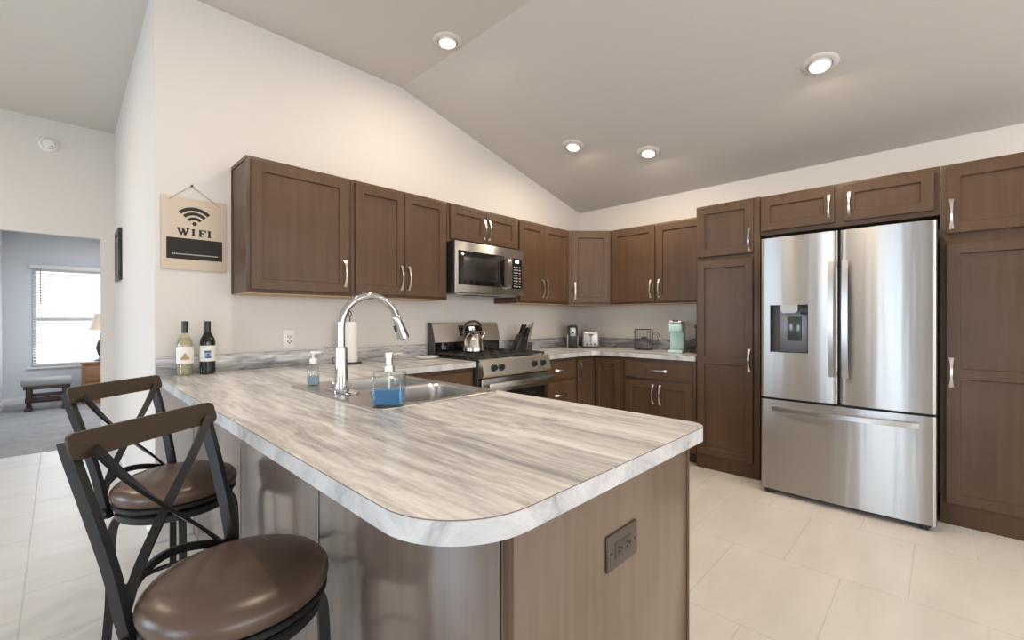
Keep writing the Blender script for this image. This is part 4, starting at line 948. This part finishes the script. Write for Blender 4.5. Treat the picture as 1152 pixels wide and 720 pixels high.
# ------------------------------------------------------------------ bar stools
def make_stool(label, loc, rot):
    # local: +x is where the sitter faces, +y the sitter's left
    r = thing('bar_stool', label, 'bar stool', loc, rot, 'brown leather bar stools at the peninsula')
    Rs, zs = .192, .608
    mb = MB(); mb.lathe([(0, zs-.030), (.170, zs-.030), (.186, zs-.022), (Rs, zs-.004), (.190, zs+.010), (.178, zs+.024), (.150, zs+.036), (.10, zs+.043), (.05, zs+.046), (0, zs+.047)], n=56)
    finish('seat', mb, M_leather, r, local=True, ang=60)
    mb = MB(); mb.lathe([(.165, .565), (.184, .565), (.188, .569), (.188, .576), (.184, .580), (.165, .580), (.165, .565)], n=56)
    mb.lathe([(.150, .525), (.172, .525), (.177, .530), (.177, .548), (.172, .553), (.150, .553), (.150, .525)], n=56)
    mb.lathe([(0, .545), (.08, .545), (.08, .572), (0, .572)], n=24); mb.box((-.16, -.02, .548), (.16, .02, .566)); mb.box((-.02, -.16, .548), (.02, .16, .566))
    finish('seat_frame', mb, M_stoolm, r, local=True)
    pr = [(-.014, -.008), (.014, -.008), (.014, .008), (-.014, .008)]
    posts = {}
    for s in (-1, 1):
        pts = spline([(-.128, s*.142, .535), (-.144, s*.148, .60), (-.166, s*.153, .70), (-.203, s*.161, .82), (-.244, s*.168, .94), (-.252, s*.170, .972)], 6)
        mb = MB(); mb.sweep(pts, pr, (1, 0, 0)); mb.lathe([(.018, -.006), (.018, .014), (.013, .018), (0, .018)], (-.13, s*.152, .555), 16, Matrix.Rotation(-s*PI/2, 4, 'X'))
        finish('back_post', mb, M_stoolm, r, local=True); posts[s] = pts
    # top rail: thin rounded plate, slightly curved
    zr, hr, hw = .989, .054, .184; mb = MB(); N = 22
    def prof(s):   # half-length parameter -> z extent with rounded ends
        rr = .016; dd = hw - abs(s)
        return 0 if dd >= rr else rr - math.sqrt(max(rr*rr - (rr-dd)**2, 0))
    ss = sorted(set([-hw + 2*hw*k/N for k in range(N+1)] + [sg*(hw-.016*(1-math.cos(a*PI/10))) for sg in (-1, 1) for a in range(6)]))
    ring = []
    for s_ in ss:
        bow = -.222 - .006*(1-(s_/hw)**2)
        e = prof(s_)
        zb_, zt_ = zr-hr+e, zr-e
        k = (zt_-(zr-hr))/hr; lean = lambda z: -.016*((z-(zr-hr))/hr)
        ring.append([(bow+lean(zb_)+.003, s_, zb_), (bow+lean(zt_)+.003, s_, zt_), (bow+lean(zt_)-.004, s_, zt_), (bow+lean(zb_)-.004, s_, zb_)])
    for a, b_ in zip(ring, ring[1:]): mb._new(a+b_, [(i, (i+1) % 4, 4+(i+1) % 4, 4+i) for i in range(4)])
    mb._new(ring[0], [(0, 1, 2, 3)]); mb._new(ring[-1], [(0, 1, 2, 3)])
    finish('top_rail', mb, M_railm, r, local=True, label='brown bronze plate top rail')
    pb = [(-.010, -.004), (.010, -.004), (.010, .004), (-.010, .004)]
    for s in (-1, 1):
        o_ = -.004*s
        pts = spline([(-.214+o_, s*.150, .955), (-.205+o_, s*.085, .865), (-.193+o_, 0, .768), (-.172+o_, -s*.085, .675), (-.150+o_*.5, -s*.142, .600)], 7)
        mb = MB(); ups = [Vector((0, s*.75, .75)) for _ in pts]; mb.sweep(pts, pb, ups); finish('cross_brace', mb, M_stoolm, r, local=True)
    pts = [(-.150 - .055*math.sin(PI*k/20), -.150 + .300*k/20, .612 + .040*math.sin(PI*k/20)) for k in range(21)]
    mb = MB(); mb.sweep(pts, [(-.010, -.004), (.010, -.004), (.010, .004), (-.010, .004)], (0, 0, 1)); finish('back_bow', mb, M_stoolm, r, local=True)
    for k in range(4):
        a = PI/4 + k*PI/2; d = Vector((math.cos(a), math.sin(a), 0))
        pts = spline([d*.150+Vector((0, 0, .535)), d*.178+Vector((0, 0, .50)), d*.186+Vector((0, 0, .40)), d*.190+Vector((0, 0, .22)), d*.205+Vector((0, 0, .012))], 7)
        mb = MB(); mb.sweep(pts, [(-.013, -.011), (.013, -.011), (.013, .011), (-.013, .011)], tuple(d)); lg = finish('leg', mb, M_stoolm, r, local=True)
        mb = MB(); mb.lathe([(.014, 0), (.016, .004), (.014, .016), (0, .016)], tuple(d*.205), 14); finish('foot_glide', mb, M_black, lg, local=True)
    mb = MB(); mb.torus(.181, .009, (0, 0, .225), 48, 10); finish('foot_ring', mb, M_stoolm, r, local=True)
    return r
st = make_stool('front metal bar stool with a round brown leather seat, nearest the camera', (-4.013, -1.896, 0), -.933)
dup(st, 'rear metal bar stool with a round brown leather seat, behind the nearest stool', (-3.998, -1.012, 0), -.858)

# ------------------------------------------------------------------ recessed lights
sl = (ZH-ZL)/XK
GL = 'recessed ceiling lights'
def can(x, y, label, slope, watts=CAN_WATTS):
    z = ZL + sl*x if slope else ZH
    r = thing('ceiling_light', label, 'ceiling light', (x, y, z), 0, GL)
    nrm = Vector((sl, 0, -1)).normalized() if slope else Vector((0, 0, -1))      # points into the room
    if slope: nrm = Vector((sl, 0, -1)).normalized()
    Q = nrm.to_track_quat('Z', 'Y').to_matrix().to_4x4()
    c = (x, y, z)
    mb = MB(); mb.lathe([(.064, .0), (.066, .010), (.078, .009), (.093, .004), (.096, .0005), (.064, .0005)], c, 48, Q); finish('trim_ring', mb, M_trim, r)
    mb = MB(); mb.lathe([(.062, .0005), (.061, .008), (.058, .016), (.054, .020), (.051, .021), (.051, .015)], c, 40, Q); finish('gimbal', mb, M_trim, r)
    mb = MB(); mb.lathe([(0, .025), (.03, .024), (.0505, .019), (.0505, .012), (0, .012)], c, 32, Q); finish('lens', mb, M_lens, r, label='glowing lamp lens')
    d = bpy.data.lights.new('can_lamp', 'AREA'); d.shape = 'DISK'; d.size = .085; d.energy = watts; d.color = WARM
    o = bpy.data.objects.new('can_lamp', d); COL.objects.link(o); o.location = Vector(c) + nrm*.037
    o.rotation_euler = (0, 0, 0); o.parent = None
    return r
can(-2.512, -.735, 'recessed ceiling light on the flat ceiling above the peninsula', False)
can(-1.135, -.745, 'recessed ceiling light on the sloped ceiling nearest the wall cabinets, left of the far pair', True)
can(-.760, -1.265, 'recessed ceiling light on the sloped ceiling, right of the far pair', True)
can(-3.60, -1.60, 'recessed ceiling light on the flat ceiling over the bar stools, outside the photo', False, 15)
can(-2.50, -2.50, 'recessed ceiling light on the flat ceiling over the kitchen aisle, outside the photo', False)
can(-1.0, -4.2, 'recessed ceiling light on the sloped ceiling beyond the right pantry, outside the photo', True, 16)
can(-5.5, 1.0, 'recessed ceiling light on the flat ceiling of the hall, outside the photo', False, 24)
can(-1.125, -2.550, 'recessed ceiling light on the sloped ceiling in front of the fridge', True)

# ------------------------------------------------------------------ bedroom furniture
r = thing('glider_ottoman', 'dark wooden glider ottoman with a grey cushion under the bedroom window', 'ottoman', (-4.41, 5.72, .004))
ox0, ox1, oy0, oy1 = -4.65, -4.17, 5.50, 5.92
mb = MB(); mb.box((ox0, oy0, .335), (ox1, oy1, .425), .03, seg=4); finish('cushion', mb, M_cush, r, label='grey padded cushion')
mb = MB(); mb.box((ox0+.02, oy0+.02, .295), (ox1-.02, oy1-.02, .335), .006)
for xx in (ox0+.04, ox1-.10):
    mb.box((xx, oy0+.06, .18), (xx+.06, oy0+.09, .30), .004); mb.box((xx, oy1-.09, .18), (xx+.06, oy1-.06, .30), .004)
mb.box((ox0+.06, oy0+.10, .19), (ox1-.06, oy0+.125, .235), .004)
finish('top_frame', mb, M_walnut, r)
mb = MB()
for xx in (ox0+.03, ox1-.10):
    mb.box((xx, oy0+.02, .004), (xx+.07, oy1-.02, .05), .008); mb.box((xx+.01, oy0+.15, .05), (xx+.06, oy1-.15, .25), .004)
mb.box((ox0+.03, oy0+.16, .10), (ox1-.03, oy1-.16, .17), .006)
finish('base_frame', mb, M_walnut, r)
r = thing('nightstand', 'golden oak nightstand seen through the doorway below the lamp', 'nightstand', (-3.78, 5.9, .004))
nx0, nx1, ny0, ny1 = -4.09, -3.50, 5.68, 6.12
mb = MB(); mb.box((nx0+.02, ny0+.02, .06), (nx1-.02, ny1, .585), .004); mb.box((nx0+.035, ny0+.03, .004), (nx1-.035, ny1-.01, .06)); finish('body', mb, M_oak, r)
mb = MB(); mb.box((nx0, ny0, .585), (nx1, ny1, .612), .006); finish('top', mb, M_oak, r)
for z0, z1 in ((.09, .31), (.33, .55)):
    mb = MB(); mb.box((nx0+.05, ny0+.004, z0), (nx1-.05, ny0+.02, z1), .005); dd = finish('drawer', mb, M_oak, r)
    mb = MB(); mb.lathe([(.008, 0), (.008, .012), (.016, .018), (.014, .026), (0, .028)], ((nx0+nx1)/2, ny0+.004, (z0+z1)/2), 16, Matrix.Rotation(PI/2, 4, 'X')); finish('knob', mb, M_bronze, dd)
lx, ly, lz = -3.86, 5.90, .612
r = thing('table_lamp', 'lit table lamp with a flared cream shade on the oak nightstand', 'lamp', (lx, ly, lz))
mb = MB(); mb.lathe([(.075, 0), (.078, .012), (.05, .025), (.022, .05), (.045, .12), (.06, .19), (.045, .27), (.016, .33), (.014, .42), (0, .42)], (lx, ly, lz), 28); finish('base', mb, M_bronze, r)
mb = MB(); mb.lathe([(.145, .455), (.110, .53), (.085, .62), (.075, .70), (.073, .70), (.083, .62), (.108, .53), (.143, .455), (.145, .455)], (lx, ly, lz), 36); finish('shade', mb, M_shade, r, label='lit cream fabric shade')
d = bpy.data.lights.new('lamp_bulb', 'POINT'); d.energy = 6; d.color = (1, .72, .45); d.shadow_soft_size = .04
o = bpy.data.objects.new('lamp_bulb', d); COL.objects.link(o); o.location = (lx, ly, lz+.55)
